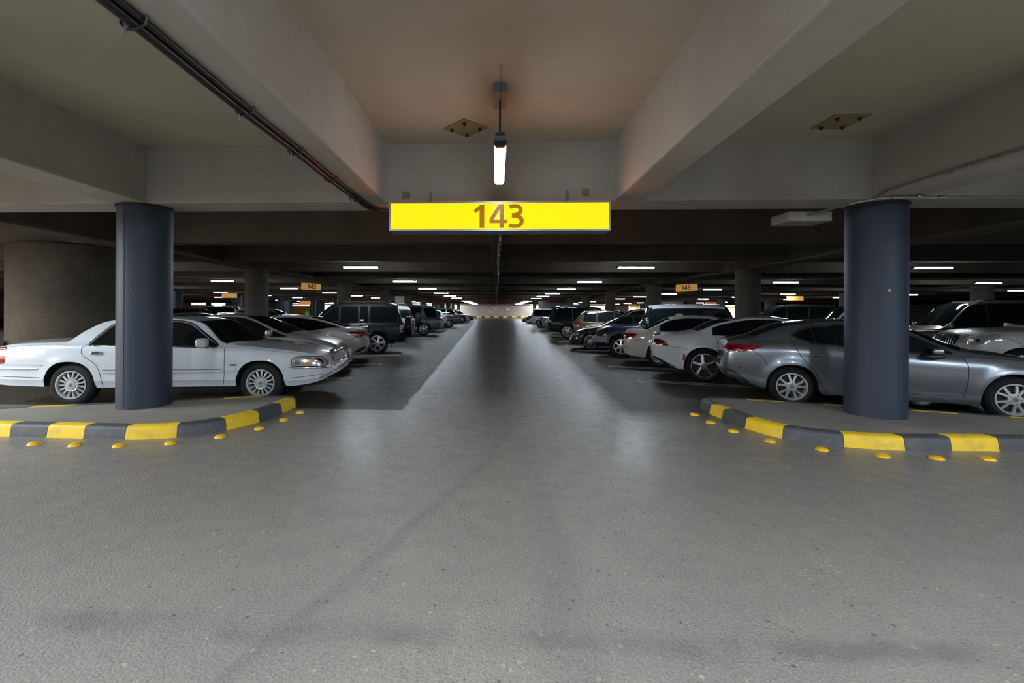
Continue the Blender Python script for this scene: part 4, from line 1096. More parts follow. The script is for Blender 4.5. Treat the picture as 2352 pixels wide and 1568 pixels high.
SP['parts'] = [
  ('side','side_window','glass',[(-1.18,.992),(-1.10,1.10),(-.95,1.27),(-.85,1.335),(-.62,1.355),(-.36,1.362),(-.36,.98)],.005,.06),
  ('side','side_window','glass',[(-.26,.978),(-.26,1.362),(.08,1.352),(.24,1.32),(.36,1.25),(.78,.955),(.5,.958)],.005,.05),
  ('line','window_trim','chrome',[(-1.21,.980),(-1.13,1.10),(-.965,1.29),(-.85,1.35),(-.6,1.372),(-.2,1.38),(.1,1.368),(.27,1.33),(.40,1.25),(.83,.945),(.2,.958),(-.5,.972)],.026,.010,True,True),
  ('line','pillar_trim','black_plastic',[(-.31,.975),(-.31,1.37)],.06,.006,False),
  ('topp','windshield','glass',.50,1.13,-.16,-.25,.955,.965),
  ('topp','rear_window','glass',-1.70,-1.10,.12,.05,.90,.90),
  ('line','panel_gap','seam',[(-1.22,1.0),(-1.28,.92),(-1.27,.85),(-1.19,.78),(-1.06,.68),(-.99,.5),(-.965,.33)],.007,.0025),
  ('line','panel_gap','seam',[(-.31,.97),(-.30,.6),(-.30,.33)],.007,.0025),
  ('line','panel_gap','seam',[(.885,.94),(.90,.75),(.895,.5),(.87,.32)],.007,.0025),
  ('line','panel_gap','seam',[(-2.70,.675),(-1.95,.672),(-1.83,.66)],.007,.0025),
  ('line','panel_gap','seam',[(1.90,.60),(2.02,.605),(2.5,.60)],.007,.0025),
  ('line','panel_gap','seam',[(-2.75,.50),(-1.88,.47)],.008,.003),
  ('line','panel_gap','seam',[(1.93,.42),(2.45,.47)],.008,.003),
  ('line','side_moulding',P['white'],[(-.95,.562),(-.33,.562)],.058,.014,False), ('line','side_moulding',P['white'],[(-.27,.562),(.86,.562)],.058,.014,False), ('line','side_moulding',P['white'],[(.915,.562),(1.08,.56)],.055,.014,False),
  ('line','moulding_strip','pale',[(-.95,.584),(-.33,.584)],.014,.017,False), ('line','moulding_strip','pale',[(-.27,.584),(.85,.584)],.014,.017,False),
  ('line','bumper_strip','chrome',[(-2.78,.615),(-2.2,.612),(-1.92,.61)],.022,.012,False), ('line','bumper_strip','chrome',[(1.96,.585),(2.3,.585),(2.5,.578),(2.6,.565)],.022,.014,False),
  ('line','rocker','black_plastic',[(-.98,.29),(.98,.29)],.05,-.03,False),
  ('line','fender_badge','seam',[(.985,.655),(1.09,.655)],.022,.006,False),
  ('handle',(-1.05,-.10),.858,'chrome',.092,.026,0), ('side','handle_recess','seam',[(-1.12,.848),(-1.12,.868),(-.98,.868),(-.98,.848)],.0315,.1),('side','handle_recess','seam',[(-.17,.848),(-.17,.868),(-.03,.868),(-.03,.848)],.0315,.1),
  ('side','taillight','red_lens',[(-2.815,.68),(-2.80,.86),(-2.74,.925),(-2.43,.965),(-2.42,.69)],.006,.08),
  ('side','headlight','headlamp',[(1.95,.625),(1.955,.72),(2.0,.762),(2.18,.775),(2.40,.762),(2.50,.64),(2.46,.612)],.006,.08),
  ('line','lamp_bezel','dark_metal',[(1.945,.618),(1.95,.725),(2.0,.77),(2.18,.782),(2.41,.768),(2.51,.64),(2.46,.605)],.012,.010,True,True),
  ('side','turn_lamp','amber',[(2.12,.645),(2.12,.685),(2.24,.692),(2.25,.645)],.010,.2),
  ('side','lamp_reflector','chrome',[(2.30,.635),(2.29,.745),(2.40,.74),(2.46,.64)],.009,.2), ('side','lamp_reflector','chrome',[(1.99,.64),(1.99,.73),(2.08,.75),(2.09,.64)],.008,.2), ('side','lamp_reflector','chrome',[(2.13,.70),(2.13,.755),(2.26,.755),(2.27,.70)],.008,.2),
  ('side','fog_recess','grey_plastic',[(2.36,.385),(2.38,.42),(2.56,.505),(2.56,.46)],.004,.1),
  ('blob','bumper_guard',P['white'],(2.56,.0,.555),(.085,.62,.055),.42),
  ('end','grille','black_plastic',[(-.42,.64),(.42,.64),(.40,.80),(-.40,.80)],True,.012,.1), ('bars','grille_bars','alloy_bright',-.40,.40,.65,.79,16,True,.022,True,.014),
  ('blob','grille_surround','chrome',(2.50,.0,.818),(.06,.46,.03),.5),
  ('mirror',.56,1.02,P['white'],(.085,.09,.078),'black_plastic',.11),
  ('end','licence_plate','sign_white',[(-.26,.74),(.26,.74),(.26,.86),(-.26,.86)],False,.012,0),
]
M['pale'] = pm('moulding strip', (.20,.19,.17), .4)
for i, p_ in enumerate(SP['parts']):
    pass
Car(SP, 'white four-door saloon with chrome window trim, nose to the aisle, behind the left blue-grey pillar', (-6.80,6.99), 'r', -1, 8.45)

# --- silver grey saloon, nearest on the right -----------------------------------
SP = dict(paint=P['grey'], wh=(-1.35,1.35), R=.325, Ra=.372, rr=.222, tw=.21, yw=.885, roofw=.60, rim='double5', rim_mat=M['alloy_bright'], flare=.030,
  top=[(-2.36,.60),(-2.345,.74),(-2.32,.95),(-2.28,1.06),(-2.2,1.095),(-1.97,1.15),(-1.36,1.38),(-.9,1.445),(-.5,1.46),(-.1,1.445),(.25,1.37),(1.0,1.035),(1.12,1.0),(1.43,.965),(1.85,.87),(2.08,.76),(2.18,.62),(2.22,.48)],
  edge=[(-2.36,.55),(-2.31,1.0),(-2.24,1.05),(-1.97,1.115),(-1.36,1.345),(-.9,1.405),(-.5,1.42),(-.2,1.40),(.15,1.30),(.80,.985),(1.05,.955),(1.43,.915),(1.85,.80),(2.08,.66),(2.22,.42)],
  belt=[(-2.36,.50),(-2.30,.93),(-2.0,1.035),(-1.35,1.05),(-1.0,1.035),(-.68,1.01),(.15,.945),(.7,.915),(.9,.905),(1.43,.88),(1.85,.74),(2.08,.58),(2.22,.38)],
  plan=[(-2.36,.60),(-2.33,.72),(-2.24,.80),(-2.0,.865),(-1.35,.905),(0,.905),(1.35,.90),(1.75,.85),(2.0,.75),(2.16,.58),(2.22,.42)],
  sill=[(-2.36,.46),(-2.2,.40),(-1.95,.33),(-1.72,.26),(-.98,.225),(.9,.205),(1.7,.20),(2.05,.21),(2.22,.28)],
  sect=[(0,.93),(.06,.955),(.14,.945),(.22,.955),(.45,.985),(.66,1.0),(.82,.995),(.93,.97),(1,.94)], crease=30)
SP['parts'] = [
  ('side','side_window','glass',[(-1.335,1.185),(-1.22,1.255),(-1.03,1.315),(-.68,1.355),(-.30,1.37),(-.30,1.0),(-.68,1.035),(-1.03,1.065),(-1.18,1.11)],.005,.04),
  ('side','side_window','glass',[(-.22,.985),(-.22,1.368),(-.05,1.345),(.15,1.255),(.45,1.11),(.70,.955),(.15,.96)],.005,.04),
  ('line','window_trim','black_plastic',[(-1.36,1.19),(-1.22,1.272),(-1.03,1.335),(-.68,1.373),(-.26,1.388),(-.05,1.362),(.15,1.275),(.46,1.125),(.74,.945),(.15,.945),(-.30,.985),(-.68,1.02),(-1.03,1.05),(-1.18,1.09)],.016,.006,True,True),
  ('line','pillar_trim','black_plastic',[(-.26,.99),(-.26,1.38)],.075,.006,False),
  ('line','pillar_trim','black_plastic',[(-1.02,1.06),(-1.05,1.31)],.02,.008,False),
  ('topp','windshield','glass',.28,1.0,-.14,-.20,.95,.965), ('topp','rear_window','glass',-1.98,-1.36,.10,.05,.90,.90),
  ('line','panel_gap','seam',[(-1.37,1.19),(-1.33,1.05),(-1.2,.8),(-1.05,.62),(-.96,.42),(-.90,.30)],.008,.0025),
  ('line','panel_gap','seam',[(-.26,.98),(-.24,.6),(-.24,.3)],.008,.0025), ('line','panel_gap','seam',[(.78,.92),(.84,.75),(.83,.5),(.795,.30)],.008,.0025),
  ('line','panel_gap','seam',[(-1.93,.92),(-1.78,.80),(-1.70,.66)],.008,.0025),
  ('line','sill_strip','chrome',[(-.80,.345),(-.3,.325),(.3,.32),(.9,.33)],.010,.006),
  ('handle',(-1.04,.02),.868,P['grey'],.095,.022,.01), ('side','handle_recess','seam',[(-1.10,.855),(-1.06,.895),(-.98,.895),(-.95,.855)],.006,.2), ('side','handle_recess','seam',[(-.04,.865),(0,.905),(.06,.905),(.10,.865)],.006,.2),
  ('side','taillight','red_lens',[(-2.34,.92),(-2.31,1.0),(-2.19,1.015),(-1.95,1.005),(-1.73,.995),(-1.86,.94),(-2.02,.885),(-2.2,.875)],.008,.10),
  ('side','taillight_inner','dark_red_lens',[(-2.30,.93),(-2.26,.98),(-2.12,.985),(-2.02,.96),(-2.06,.91),(-2.2,.895)],.013,.2),
  ('side','reflector','red_lens',[(-2.16,.60),(-2.13,.63),(-2.07,.615),(-2.08,.59)],.006,.1), ('side','rear_diffuser','black_plastic',[(-2.34,.47),(-2.32,.56),(-2.22,.56),(-2.02,.42),(-1.93,.34),(-2.1,.36)],.004,.08),
  ('side','headlight','headlamp_dark',[(1.55,.74),(1.62,.80),(1.85,.74),(2.08,.60),(2.02,.58),(1.8,.63)],.006,.12), ('end','grille','black_plastic',[(-.5,.36),(.5,.36),(.45,.58),(-.45,.58)],True,.008,.15),
  ('mirror',.46,.99,P['grey'],(.08,.10,.052),'black_plastic',.12), ('blob','mirror_base','black_plastic',(.42,.93,.915),(.13,.10,.035),.6,True),
]
Car(SP, 'silver-grey metallic saloon, tail to the aisle, behind the right blue-grey pillar', (4.95,7.84), 'r', -1, -20.84)

# --- white muscle saloon ---------------------------------------------------------
sp = sedan(-2.63,2.42,-1.525,1.525,1.49,.955,.37,P['white'], zd=1.06, zb=1.02, zh=1.00, xb=-1.78, xrr=-.95, xrf=.15, xc=1.1, rim='five', rim_mat=M['alloy_dark'], rr=.262, flare=.03,
  sect=[(0,.92),(.08,.95),(.3,.97),(.5,.985),(.7,1.0),(.85,.985),(1,.93)])
sp['top'][2:5] = [(-2.60,.97),(-2.57,1.055),(-2.45,1.07)]; sp['edge'][1:4] = [(-2.60,.92),(-2.54,1.01),(-2.35,1.04)]
sp['top'][0:2] = [(-2.63,.55),(-2.625,.80)]; sp['top'][5:8] = [(-2.05,1.09),(-1.80,1.13),(-1.25,1.37)]; sp['edge'][4:6] = [(-1.85,1.07),(-1.1,1.34)]
sp['sill'][0:3] = [(-2.63,.50),(-2.4,.40),(-1.95,.26)]
sp['parts'] = std(sp, (-.28,), -1.36, .85, ([(-1.30,1.06),(-1.27,.9),(-1.16,.75),(-1.08,.5),(-1.06,.28)],[(-.28,1.05),(-.27,.28)],[(.85,1.0),(.88,.6),(.86,.28)]), ((-1.02,.0),.91), (.62,1.04), 1.1, .15,
  [(1.85,.78),(1.9,.88),(2.15,.80),(2.3,.68),(2.2,.66)], None, (-1.74,-1.06), extra=(
  ('side','taillight','dark_red_lens',[(-2.615,.84),(-2.60,.93),(-2.5,.945),(-2.34,.905),(-2.25,.83),(-2.27,.79),(-2.47,.80)],.012,.10),
  ('side','taillight_glow','red_lens',[(-2.50,.85),(-2.49,.885),(-2.38,.865),(-2.37,.845)],.016,.2),
  ('end','tail_bar','red_lens',[(-.7,.83),(.7,.83),(.7,.90),(-.7,.90)],False,.012,.1),
  ('line','side_marker','red_lens',[(-1.935,.62),(-1.93,.545),(-1.955,.48)],.045,.010),
  ('line','panel_gap','seam',[(-2.3,.80),(-2.1,.77),(-1.85,.72)],.008,.0025),
  ('side','rear_valance','black_plastic',[(-2.63,.52),(-2.62,.56),(-2.45,.50),(-2.2,.36),(-2.05,.30),(-2.3,.35)],.008,.06),
  ('blob','exhaust_tip','chrome',(-2.42,.62,.40),(.12,.10,.035),.5,True), ('blob','boot_spoiler',P['white'],(-2.50,0,1.068),(.09,.66,.018),.5)))
Car(sp, 'white saloon with five-spoke wheels and dark tail lamps, second from the front on the right', (4.62,10.33), 'r', -1, -19)

# --- cream executive saloon --------------------------------------------------------
sp = sedan(-2.50,2.40,-1.485,1.485,1.47,.93,.345,P['cream'], zd=1.06, zb=.96, zh=.97, xb=-2.02, xrr=-1.22, xrf=.05, xc=1.0, rim='v7')
sp['parts'] = std(sp, (-.36,), -1.50, .78, ([(-1.38,.98),(-1.25,.85),(-1.1,.6),(-1.05,.28)],[(-.30,.97),(-.29,.28)],[(.82,.93),(.84,.6),(.83,.28)]), ((-1.0,.0),.87), (.60,1.0), 1.05, .1,
  [(1.8,.72),(1.85,.80),(2.1,.74),(2.28,.62),(2.1,.62)], [(-2.49,.80),(-2.47,.955),(-2.3,.955),(-2.08,.93),(-2.18,.83),(-2.3,.79)], (-1.98,-1.28), extra=(
  ('line','panel_gap','seam',[(-2.2,.83),(-2.15,.76),(-1.9,.74),(-1.6,.745)],.008,.0025), ('line','reflector','red_lens',[(-2.46,.545),(-2.36,.54)],.03,.008,False),
  ('end','taillight','red_lens',[(.45,.80),(.72,.80),(.74,.95),(.45,.95)],False,.012,.1,True),
  ('blob','roof_fin',P['cream'],(-.95,0,1.48),(.10,.025,.04),.8)))
Car(sp, 'cream white saloon with red wraparound tail lamps, third from the front on the right', (4.60,12.97), 'r', -1, -18)

# --- navy retro off-roader with white roof --------------------------------------------
def fj(paint, roof, spare=None):
    sp = suv(-2.15,2.25,-1.345,1.345,1.83,.95,.40,paint, zh=1.16, zb=1.14, xc=.78, xrf=.50, rake=.25, rim='six', rim_mat=M['alloy'], rr=.235, roofw=.72,
             roof_paint=(roof,-2.15,.60,1.645), flare=.03)
    sp['edge'][7:9] = [(.38,1.74),(.66,1.16)]
    sp['top'][8:10] = [(.50,1.785),(.80,1.20)]
    sp['parts'] = [('side','side_window','glass_light',[(-.36,1.17),(-.36,1.62),(.34,1.62),(.42,1.58),(.60,1.20),(.56,1.17)],.006,.08), ('side','side_window','glass_light',[(-.98,1.20),(-.98,1.56),(-.90,1.62),(-.52,1.62),(-.52,1.20)],.006,.16),
      ('side','quarter_panel','black_plastic',[(-2.04,1.17),(-1.90,1.62),(-1.12,1.62),(-1.06,1.17)],.005,.08), ('side','side_window','glass_light',[(-1.86,1.22),(-1.80,1.55),(-1.42,1.55),(-1.42,1.22)],.010,.2),
      ('topp','windshield','glass_light',.50,.78,-.05,-.08,.93,.93), ('topp','rear_window','glass',-2.07,-1.93,.03,.03,.8,.8),
      ('arch','wheel_arch_trim','black_plastic',.10,.03), ('side','front_bumper','grey_plastic',[(1.78,.52),(1.78,.72),(2.22,.72),(2.24,.52)],.04,.1), ('side','rear_bumper','grey_plastic',[(-2.14,.55),(-2.14,.76),(-1.82,.76),(-1.82,.55)],.045,.1),
      ('end','front_bumper','grey_plastic',[(-.7,.50),(.7,.50),(.7,.72),(-.7,.72)],True,.08,.1), ('end','rear_bumper','grey_plastic',[(-.8,.54),(.8,.54),(.8,.74),(-.8,.74)],False,.10,.1),
      ('side','turn_lamp','amber',[(1.98,.93),(1.98,1.02),(2.16,.99),(2.17,.93)],.012,.15), ('end','grille','dark_metal',[(-.68,.78),(.68,.78),(.68,1.0),(-.68,1.0)],True,.02,.12), ('end','headlight','headlamp',[(.38,.80),(.60,.80),(.60,.98),(.38,.98)],True,.03,.3,True),
      ('side','taillight','red_lens',[(-2.12,.95),(-2.11,1.08),(-1.92,1.08),(-1.90,.95)],.014,.2), ('side','side_cladding','black_plastic',[(-2.14,.78),(-2.13,.94),(-1.85,.94),(-1.83,.78)],.008,.1),
      ('line','panel_gap','seam',[(-.42,1.13),(-.42,.5)],.010,.003,False), ('line','panel_gap','seam',[(.62,1.1),(.66,.8),(.64,.45)],.010,.003), ('handle',(-.30,),1.02,'black_plastic',.08,.03),
      ('mirror',.52,1.27,M['chrome'],(.06,.10,.11),'black_plastic',.16), ('end','licence_plate','sign_white',[(-.26,.80),(.26,.80),(.26,.92),(-.26,.92)],False,.012,0)]
    if spare: sp['parts'] += [('spare',-2.34,.05,1.06,.39,.25,None)]
    return sp
Car(fj(P['navy'], P['white']), 'navy boxy off-roader with white roof and chrome mirror, nose to the aisle on the right', (4.17,15.40), 'f', 1, 162)

# --- dark brown saloon --------------------------------------------------------------
sp = sedan(-2.50,2.36,-1.42,1.42,1.45,.93,.345,P['brown'], zd=1.05, zb=.95, zh=.96, xb=-1.75, xrr=-.95, xrf=.25, xc=1.15, rim='ten', rim_mat=M['alloy_dark'], rr=.255)
sp['parts'] = std(sp, (-.20,), -1.35, .88, ([(-1.25,.95),(-1.1,.6),(-1.05,.28)],[(-.2,.95),(-.2,.28)],[(.88,.9),(.9,.6),(.9,.28)]), ((-.9,.1),.85), (.66,.98), 1.15, .25,
  [(1.86,.66),(1.92,.72),(2.14,.66),(2.28,.55),(2.1,.56)], [(-2.49,.78),(-2.47,.92),(-2.2,.92),(-2.1,.85)], (-1.72,-1.05), extra=(
  ('line','bumper_line','chrome',[(1.93,.47),(2.06,.46),(2.14,.47)],.018,.008), ('side','fog_recess','black_plastic',[(2.1,.28),(2.1,.42),(2.3,.42),(2.33,.28)],.006,.15), ('line','front_lip','chrome',[(2.02,.235),(2.2,.22),(2.32,.25)],.012,.008),
  ('end','grille','black_plastic',[(-.42,.34),(.42,.34),(.46,.62),(-.46,.62)],True,.01,.15), ('bars','grille_bars','chrome',-.4,.4,.36,.6,5,True,.016,False,.012), ('side','headlight_lens','headlamp',[(1.98,.64),(2.0,.68),(2.1,.65),(2.14,.60),(2.05,.6)],.010,.2)))
Car(sp, 'dark brown-black saloon with multi-spoke wheels, nose to the aisle beyond the navy off-roader', (3.81,18.55), 'f', 1, 162)

# --- pale crossover behind it -----------------------------------------------------
def crossover(paint, L=4.6, H=1.70, W=.92, R=.36, rim='double5', glass='glass', tail=None, rails=False, **kw):
    wb = L*.59; L0 = -wb/2-L*.20; L1 = wb/2+L*.205
    sp = suv(L0,L1,-wb/2,wb/2,H,W,R,paint, zh=1.05, zb=1.02, xc=1.02, xrf=.12, rake=.48, rim=rim, roofw=W*.70, **kw)
    sp['sill'] = [(L0,.46),(L0+.15,.38),(-wb/2,.30),(0,.25),(wb/2,.27),(L1-.2,.25),(L1,.34)]
    ta = tail or [(L0+.01,.92),(L0+.05,1.02),(L0+.3,1.02),(L0+.48,.98),(L0+.3,.93)]
    sp['parts'] = std(sp, (-wb/2+.35,-.12), L0+.55, .86, ([(-wb/2+.32,1.0),(-wb/2+.45,.65),(-wb/2+.5,.32)],[(-.12,1.0),(-.12,.32)],[(.86,.95),(.9,.6),(.88,.32)]), ((-wb/2+.55,.05),.93), (.68,1.08), 1.02, .12,
      [(L1-.55,.80),(L1-.5,.88),(L1-.25,.82),(L1-.12,.68),(L1-.3,.72)], ta, (L0+.14,L0+.46), glass=glass, extra=(
      ('arch','wheel_arch_trim','black_plastic',.05,.012), ('line','sill_cladding','black_plastic',[(-wb/2+.45,.32),(wb/2-.45,.32)],.10,.008,False),
      ('end','grille','black_plastic',[(-.55,.42),(.55,.42),(.5,.68),(-.5,.68)],True,.01,.15), ('side','rear_cladding','black_plastic',[(L0+.02,.42),(L0+.02,.56),(L0+.45,.52),(L0+.55,.38)],.006,.1)))
    if rails: sp['parts'].append(('rails',L0+.7,.0,.9,'black_plastic',.05))
    return sp
Car(crossover(P['pearl'], 4.7, 1.72, glass='glass_light'), 'pale crossover showing only its windscreen above the dark brown saloon', (5.0,21.6), 'f', 1, 162)
# --- olive gold crossover ------------------------------------------------------------
Car(crossover(P['olive'], 4.5, 1.66, glass='glass_light', rails=True), 'olive-gold crossover, tail to the aisle, on the right', (4.85,23.85), 'r', -1, -18)
# --- black large off-roader ------------------------------------------------------------
def bigsuv(paint, L=5.1, H=1.90, W=.99, R=.40, rim='double6', rim_mat=None, rake=.30, wb=None, tail=None, name='bumper_line', rails=True, extra=(), glass='glass', handle='chrome', zb=1.10, zh=1.15):
    wb = wb or L*.57; L0 = -wb/2-L*.215; L1 = wb/2+L*.205
    sp = suv(L0,L1,-wb/2,wb/2,H,W,R,paint, zh=zh, zb=zb, xc=1.0, xrf=.18, rake=rake, rim=rim, rim_mat=rim_mat or M['alloy'], rr=R*.68)
    ta = tail or [(L0+.01,.88),(L0+.02,1.12),(L0+.16,1.12),(L0+.20,.9)]
    sp['parts'] = std(sp, (-wb/2+.30,-.20), L0+.35, .84, ([(-wb/2+.28,1.08),(-wb/2+.45,.7),(-wb/2+.52,.4)],[(-.2,1.08),(-.2,.4)],[(.86,1.0),(.9,.6),(.88,.4)]), ((-wb/2+.55,.0),1.0), (.66,1.2), 1.0, .18,
      [(L1-.52,.90),(L1-.5,1.0),(L1-.28,.97),(L1-.10,.84),(L1-.2,.80)], ta, (L0+.12,L0+.07+rake), handle=handle, glass=glass, extra=(
      ('end','grille','dark_metal',[(-.55,.62),(.55,.62),(.52,.92),(-.52,.92)],True,.012,.12), ('line','belt_trim','chrome',[(L0+.5,zb-.005),(.7,zb-.045)],.014,.008,False),
      ('blob','roof_spoiler',paint,(L0+rake+.06,0,H-.045),(.13,.62,.022),.5))+tuple(extra))
    if rails: sp['parts'].append(('rails',L0+rake+.5,.0,.9,'black_plastic',.055))
    return sp
Car(bigsuv(P['black'], 5.05, 1.86, rim='v7', rake=.42, extra=(('line','bumper_trim','chrome',[(-2.48,1.02),(-2.2,.86),(-2.02,.76)],.022,.010),('line','lamp_strip','chrome',[(-2.5,.98),(-2.49,.62)],.02,.008,False))), 'black off-roader with slanted chrome strip on its quarter, tail to the aisle on the right', (4.05,26.25), 'r', -1, -18)
Car(bigsuv(P['darkblue'], 5.1, 1.96, rake=.26), 'dark slate-blue tall off-roader, tail to the aisle beyond the black one with the chrome strip', (4.55,31.2), 'r', -1, -18)
sp = sedan(-2.3,2.25,-1.33,1.33,1.45,.89,.32,P['ltgrey'])
sp['parts'] = std(sp, (-.2,), -1.3, .88, ([(-1.2,.95),(-1.0,.3)],[(-.2,.95),(-.2,.28)],[(.88,.9),(.9,.28)]), ((-.9,.1),.85), (.66,.98), 1.15, .2, [(1.7,.66),(1.76,.74),(2.0,.68),(2.16,.55),(2.0,.56)], [(-2.29,.78),(-2.27,.95),(-2.0,.93),(-1.95,.85)], (-1.76,-1.05))
Car(sp, 'light grey small saloon tail peeping out beside the dark slate-blue off-roader', (4.45,35.6), 'r', -1, -18)
sp2 = dict(sp); sp2['paint'] = P['black']; Car(sp2, 'black small saloon tail beside the white boxy off-roader on the right', (4.5,38.4), 'r', -1, -18)
Car(bigsuv(P['white'], 4.9, 1.80, rake=.34, rails=False, handle='paint'), 'white boxy off-roader with dark windows, tail to the aisle far down on the right', (4.15,43.2), 'r', -1, -18)
sp3 = dict(sp); sp3['paint'] = P['gun']; Car(sp3, 'gunmetal saloon, nose to the aisle, last in the right-hand row', (4.0,57.0), 'f', 1, 162)

# --- left row ---------------------------------------------------------------------
sp = sedan(-2.46,2.38,-1.39,1.39,1.475,.915,.33,P['silver'], zd=1.08, zb=.965, zh=.985, xb=-1.75, xrr=-.95, xrf=.15, xc=1.22, rim='double5')
sp['parts'] = std(sp, (-.22,), -1.40, .98, ([(-1.3,.97),(-1.1,.6),(-1.05,.28)],[(-.22,.96),(-.22,.28)],[(.62,.94),(.62,.6),(.60,.28)]), ((-.95,.05),.86), (.60,1.02), 1.22, .15,
  [(1.50,.795),(1.58,.825),(1.85,.765),(2.12,.69),(2.26,.60),(2.2,.575),(1.98,.62),(1.75,.70)], [(-2.45,.80),(-2.43,.95),(-2.2,.95),(-2.0,.9)], (-1.70,-1.02), extra=(
  ('side','lamp_reflector','chrome',[(1.98,.65),(2.0,.695),(2.08,.68),(2.1,.63)],.010,.25), ('side','lamp_reflector','chrome',[(2.1,.62),(2.11,.665),(2.18,.64),(2.2,.60)],.010,.25), ('side','turn_lamp','amber',[(1.76,.71),(1.78,.755),(1.92,.72),(1.93,.68)],.010,.2),
  ('side','fog_recess','black_plastic',[(1.99,.26),(1.96,.42),(2.06,.54),(2.1,.54),(2.03,.42),(2.05,.27)],.006,.12), ('blob','fog_lamp','headlamp_dark',(2.08,.74,.345),(.05,.05,.05),.8,True),
  ('end','grille','black_plastic',[(-.45,.24),(.45,.24),(.52,.56),(-.52,.56)],True,.012,.12), ('bars','grille_bars','chrome',-.48,.48,.26,.55,9,True,.022,False,.014),
  ('blob','chin','silver_p',(2.30,.45,.24),(.07,.12,.035),.6,True)))
M['silver_p'] = P['silver']
Car(sp, 'silver-beige saloon, nose to the aisle, just beyond the white saloon with chrome trim', (-4.55,10.62), 'f', -1, 12)
sp = sedan(-2.54,2.42,-1.41,1.41,1.435,.92,.34,P['pearl'], zd=1.04, zb=.955, zh=.97, xb=-2.0, xrr=-.85, xrf=.2, xc=1.2, rim='double5')
sp['top'][4:8] = [(-2.40,1.06),(-2.10,1.085),(-1.5,1.255),(-.95,1.385)]; sp['edge'][3:6] = [(-2.3,1.015),(-1.95,1.065),(-1.5,1.20)]; sp['edge'].insert(6,(-.95,1.335))
sp['belt'][2:4] = [(-2.2,.99),(-1.55,1.06),(-1.1,.99)]
sp['parts'] = std(sp, (-.30,-1.05), -1.80, .92, ([(-1.25,.97),(-1.15,.75),(-1.05,.5),(-1.02,.28)],[(-.30,.96),(-.30,.28)],[(.88,.9),(.9,.28)]), ((-.95,.05),.87), (.66,1.0), 1.2, .2,
  [(1.7,.72),(1.8,.80),(2.1,.74),(2.3,.62),(2.1,.62)], [(-2.53,.86),(-2.50,.935),(-2.3,.945),(-1.98,.945),(-2.1,.87),(-2.25,.77),(-2.34,.76)], (-2.06,-1.0), extra=(
  ('side','taillight_stripe','headlamp',[(-2.46,.84),(-2.45,.87),(-2.12,.895),(-2.20,.85)],.012,.1), ('end','taillight','red_lens',[(.40,.84),(.76,.83),(.76,.93),(.40,.93)],False,.012,.1,True),
  ('line','fuel_flap','seam',[(-1.62,.79),(-1.62,.90),(-1.48,.90),(-1.48,.79)],.006,.003,True,True), ('line','bumper_gap','seam',[(-2.22,.79),(-2.1,.70),(-1.85,.69)],.008,.0025), ('side','rear_diffuser','black_plastic',[(-2.52,.44),(-2.5,.52),(-2.35,.46),(-2.15,.33),(-2.3,.33)],.008,.1)))
Car(sp, 'champagne-pearl saloon, tail to the aisle, between the silver-beige saloon and the black off-roader', (-4.88,12.85), 'r', 1, 192)
# black off-roader with covered spare wheel
sp = suv(-2.38,2.15,-1.39,1.39,1.86,.94,.395,P['black'], zh=1.13, zb=1.10, xc=.98, xrf=.15, rake=.22, rim='double6', rr=.27, flare=.05)
sp['parts'] = [('glass',-2.12,.80,(-1.12,-.76,-.10),'glass',.085,.03), ('topp','windshield','glass',.17,.95,-.12,-.18,.95,.95), ('topp','rear_window','glass',-2.28,-2.13,.03,.03,.8,.8),
  ('arch','wheel_arch_trim',P['black'],.09,.035), ('side','taillight','headlamp',[(-2.37,.78),(-2.37,1.06),(-2.25,1.06),(-2.18,.98),(-2.20,.78)],.010,.12), ('side','taillight_red','red_lens',[(-2.37,.82),(-2.37,.92),(-2.25,.92),(-2.23,.82)],.013,.12),
  ('line','belt_trim','chrome',[(-1.2,1.085),(.6,1.05)],.02,.008,False), ('line','pillar_strip','chrome',[(-1.115,1.12),(-1.16,1.70)],.015,.009,False), ('handle',(-1.0,.15),.98,'chrome',.11,.03), ('line','panel_gap','seam',[(-1.13,1.08),(-1.0,.75),(-.9,.5)],.008,.003),
  ('line','panel_gap','seam',[(-.1,1.08),(-.1,.45)],.008,.003,False), ('rails',-1.85,.0,.88,'black_plastic',.06), ('blob','roof_spoiler',P['black'],(-2.28,0,1.79),(.16,.62,.03),.5), ('mirror',.62,1.2,None,(.08,.10,.10)),
  ('spare',-2.52,.12,.95,.38,.24,P['black']), ('side','rear_bumper',P['black'],[(-2.38,.50),(-2.38,.72),(-2.0,.70),(-1.90,.50)],.02,.1), ('side','window_sticker','sign_white',[(-.92,1.19),(-.92,1.24),(-.82,1.24),(-.82,1.19)],.012,0,(1,)),
  ('side','headlight','headlamp',[(1.65,.85),(1.68,.98),(1.9,.95),(2.06,.80),(1.9,.78)],.008,.12), ('end','grille','dark_metal',[(-.5,.60),(.5,.60),(.5,.9),(-.5,.9)],True,.012,.1), ('blob','tow_hook','chrome',(-2.44,.55,.42),(.05,.03,.05),.8), ('line','mud_flap','black_rub',[(-1.88,.50),(-1.90,.26)],.03,-.06,False)]
Car(sp, 'black off-roader with a covered spare wheel on its tail, on the left of the aisle', (-4.25,16.05), 'r', 1, 193)
Car(fj(P['white'], P['white'], spare=True), 'white off-roader with exposed spare tyre and red square lamp, half hidden on the left', (-4.85,22.6), 'r', 1, 194)
spb = bigsuv(P['bluegrey'], 5.15, 1.92, 1.02, .40, rake=.34, rails=True, wb=3.05, extra=(('side','side_window','glass',[(-2.40,1.14),(-2.22,1.72),(-1.52,1.74),(-1.66,1.16)],.006,.06),))
spb['parts'][0] = ('glass',-1.36,.84,(-.2,),'glass')
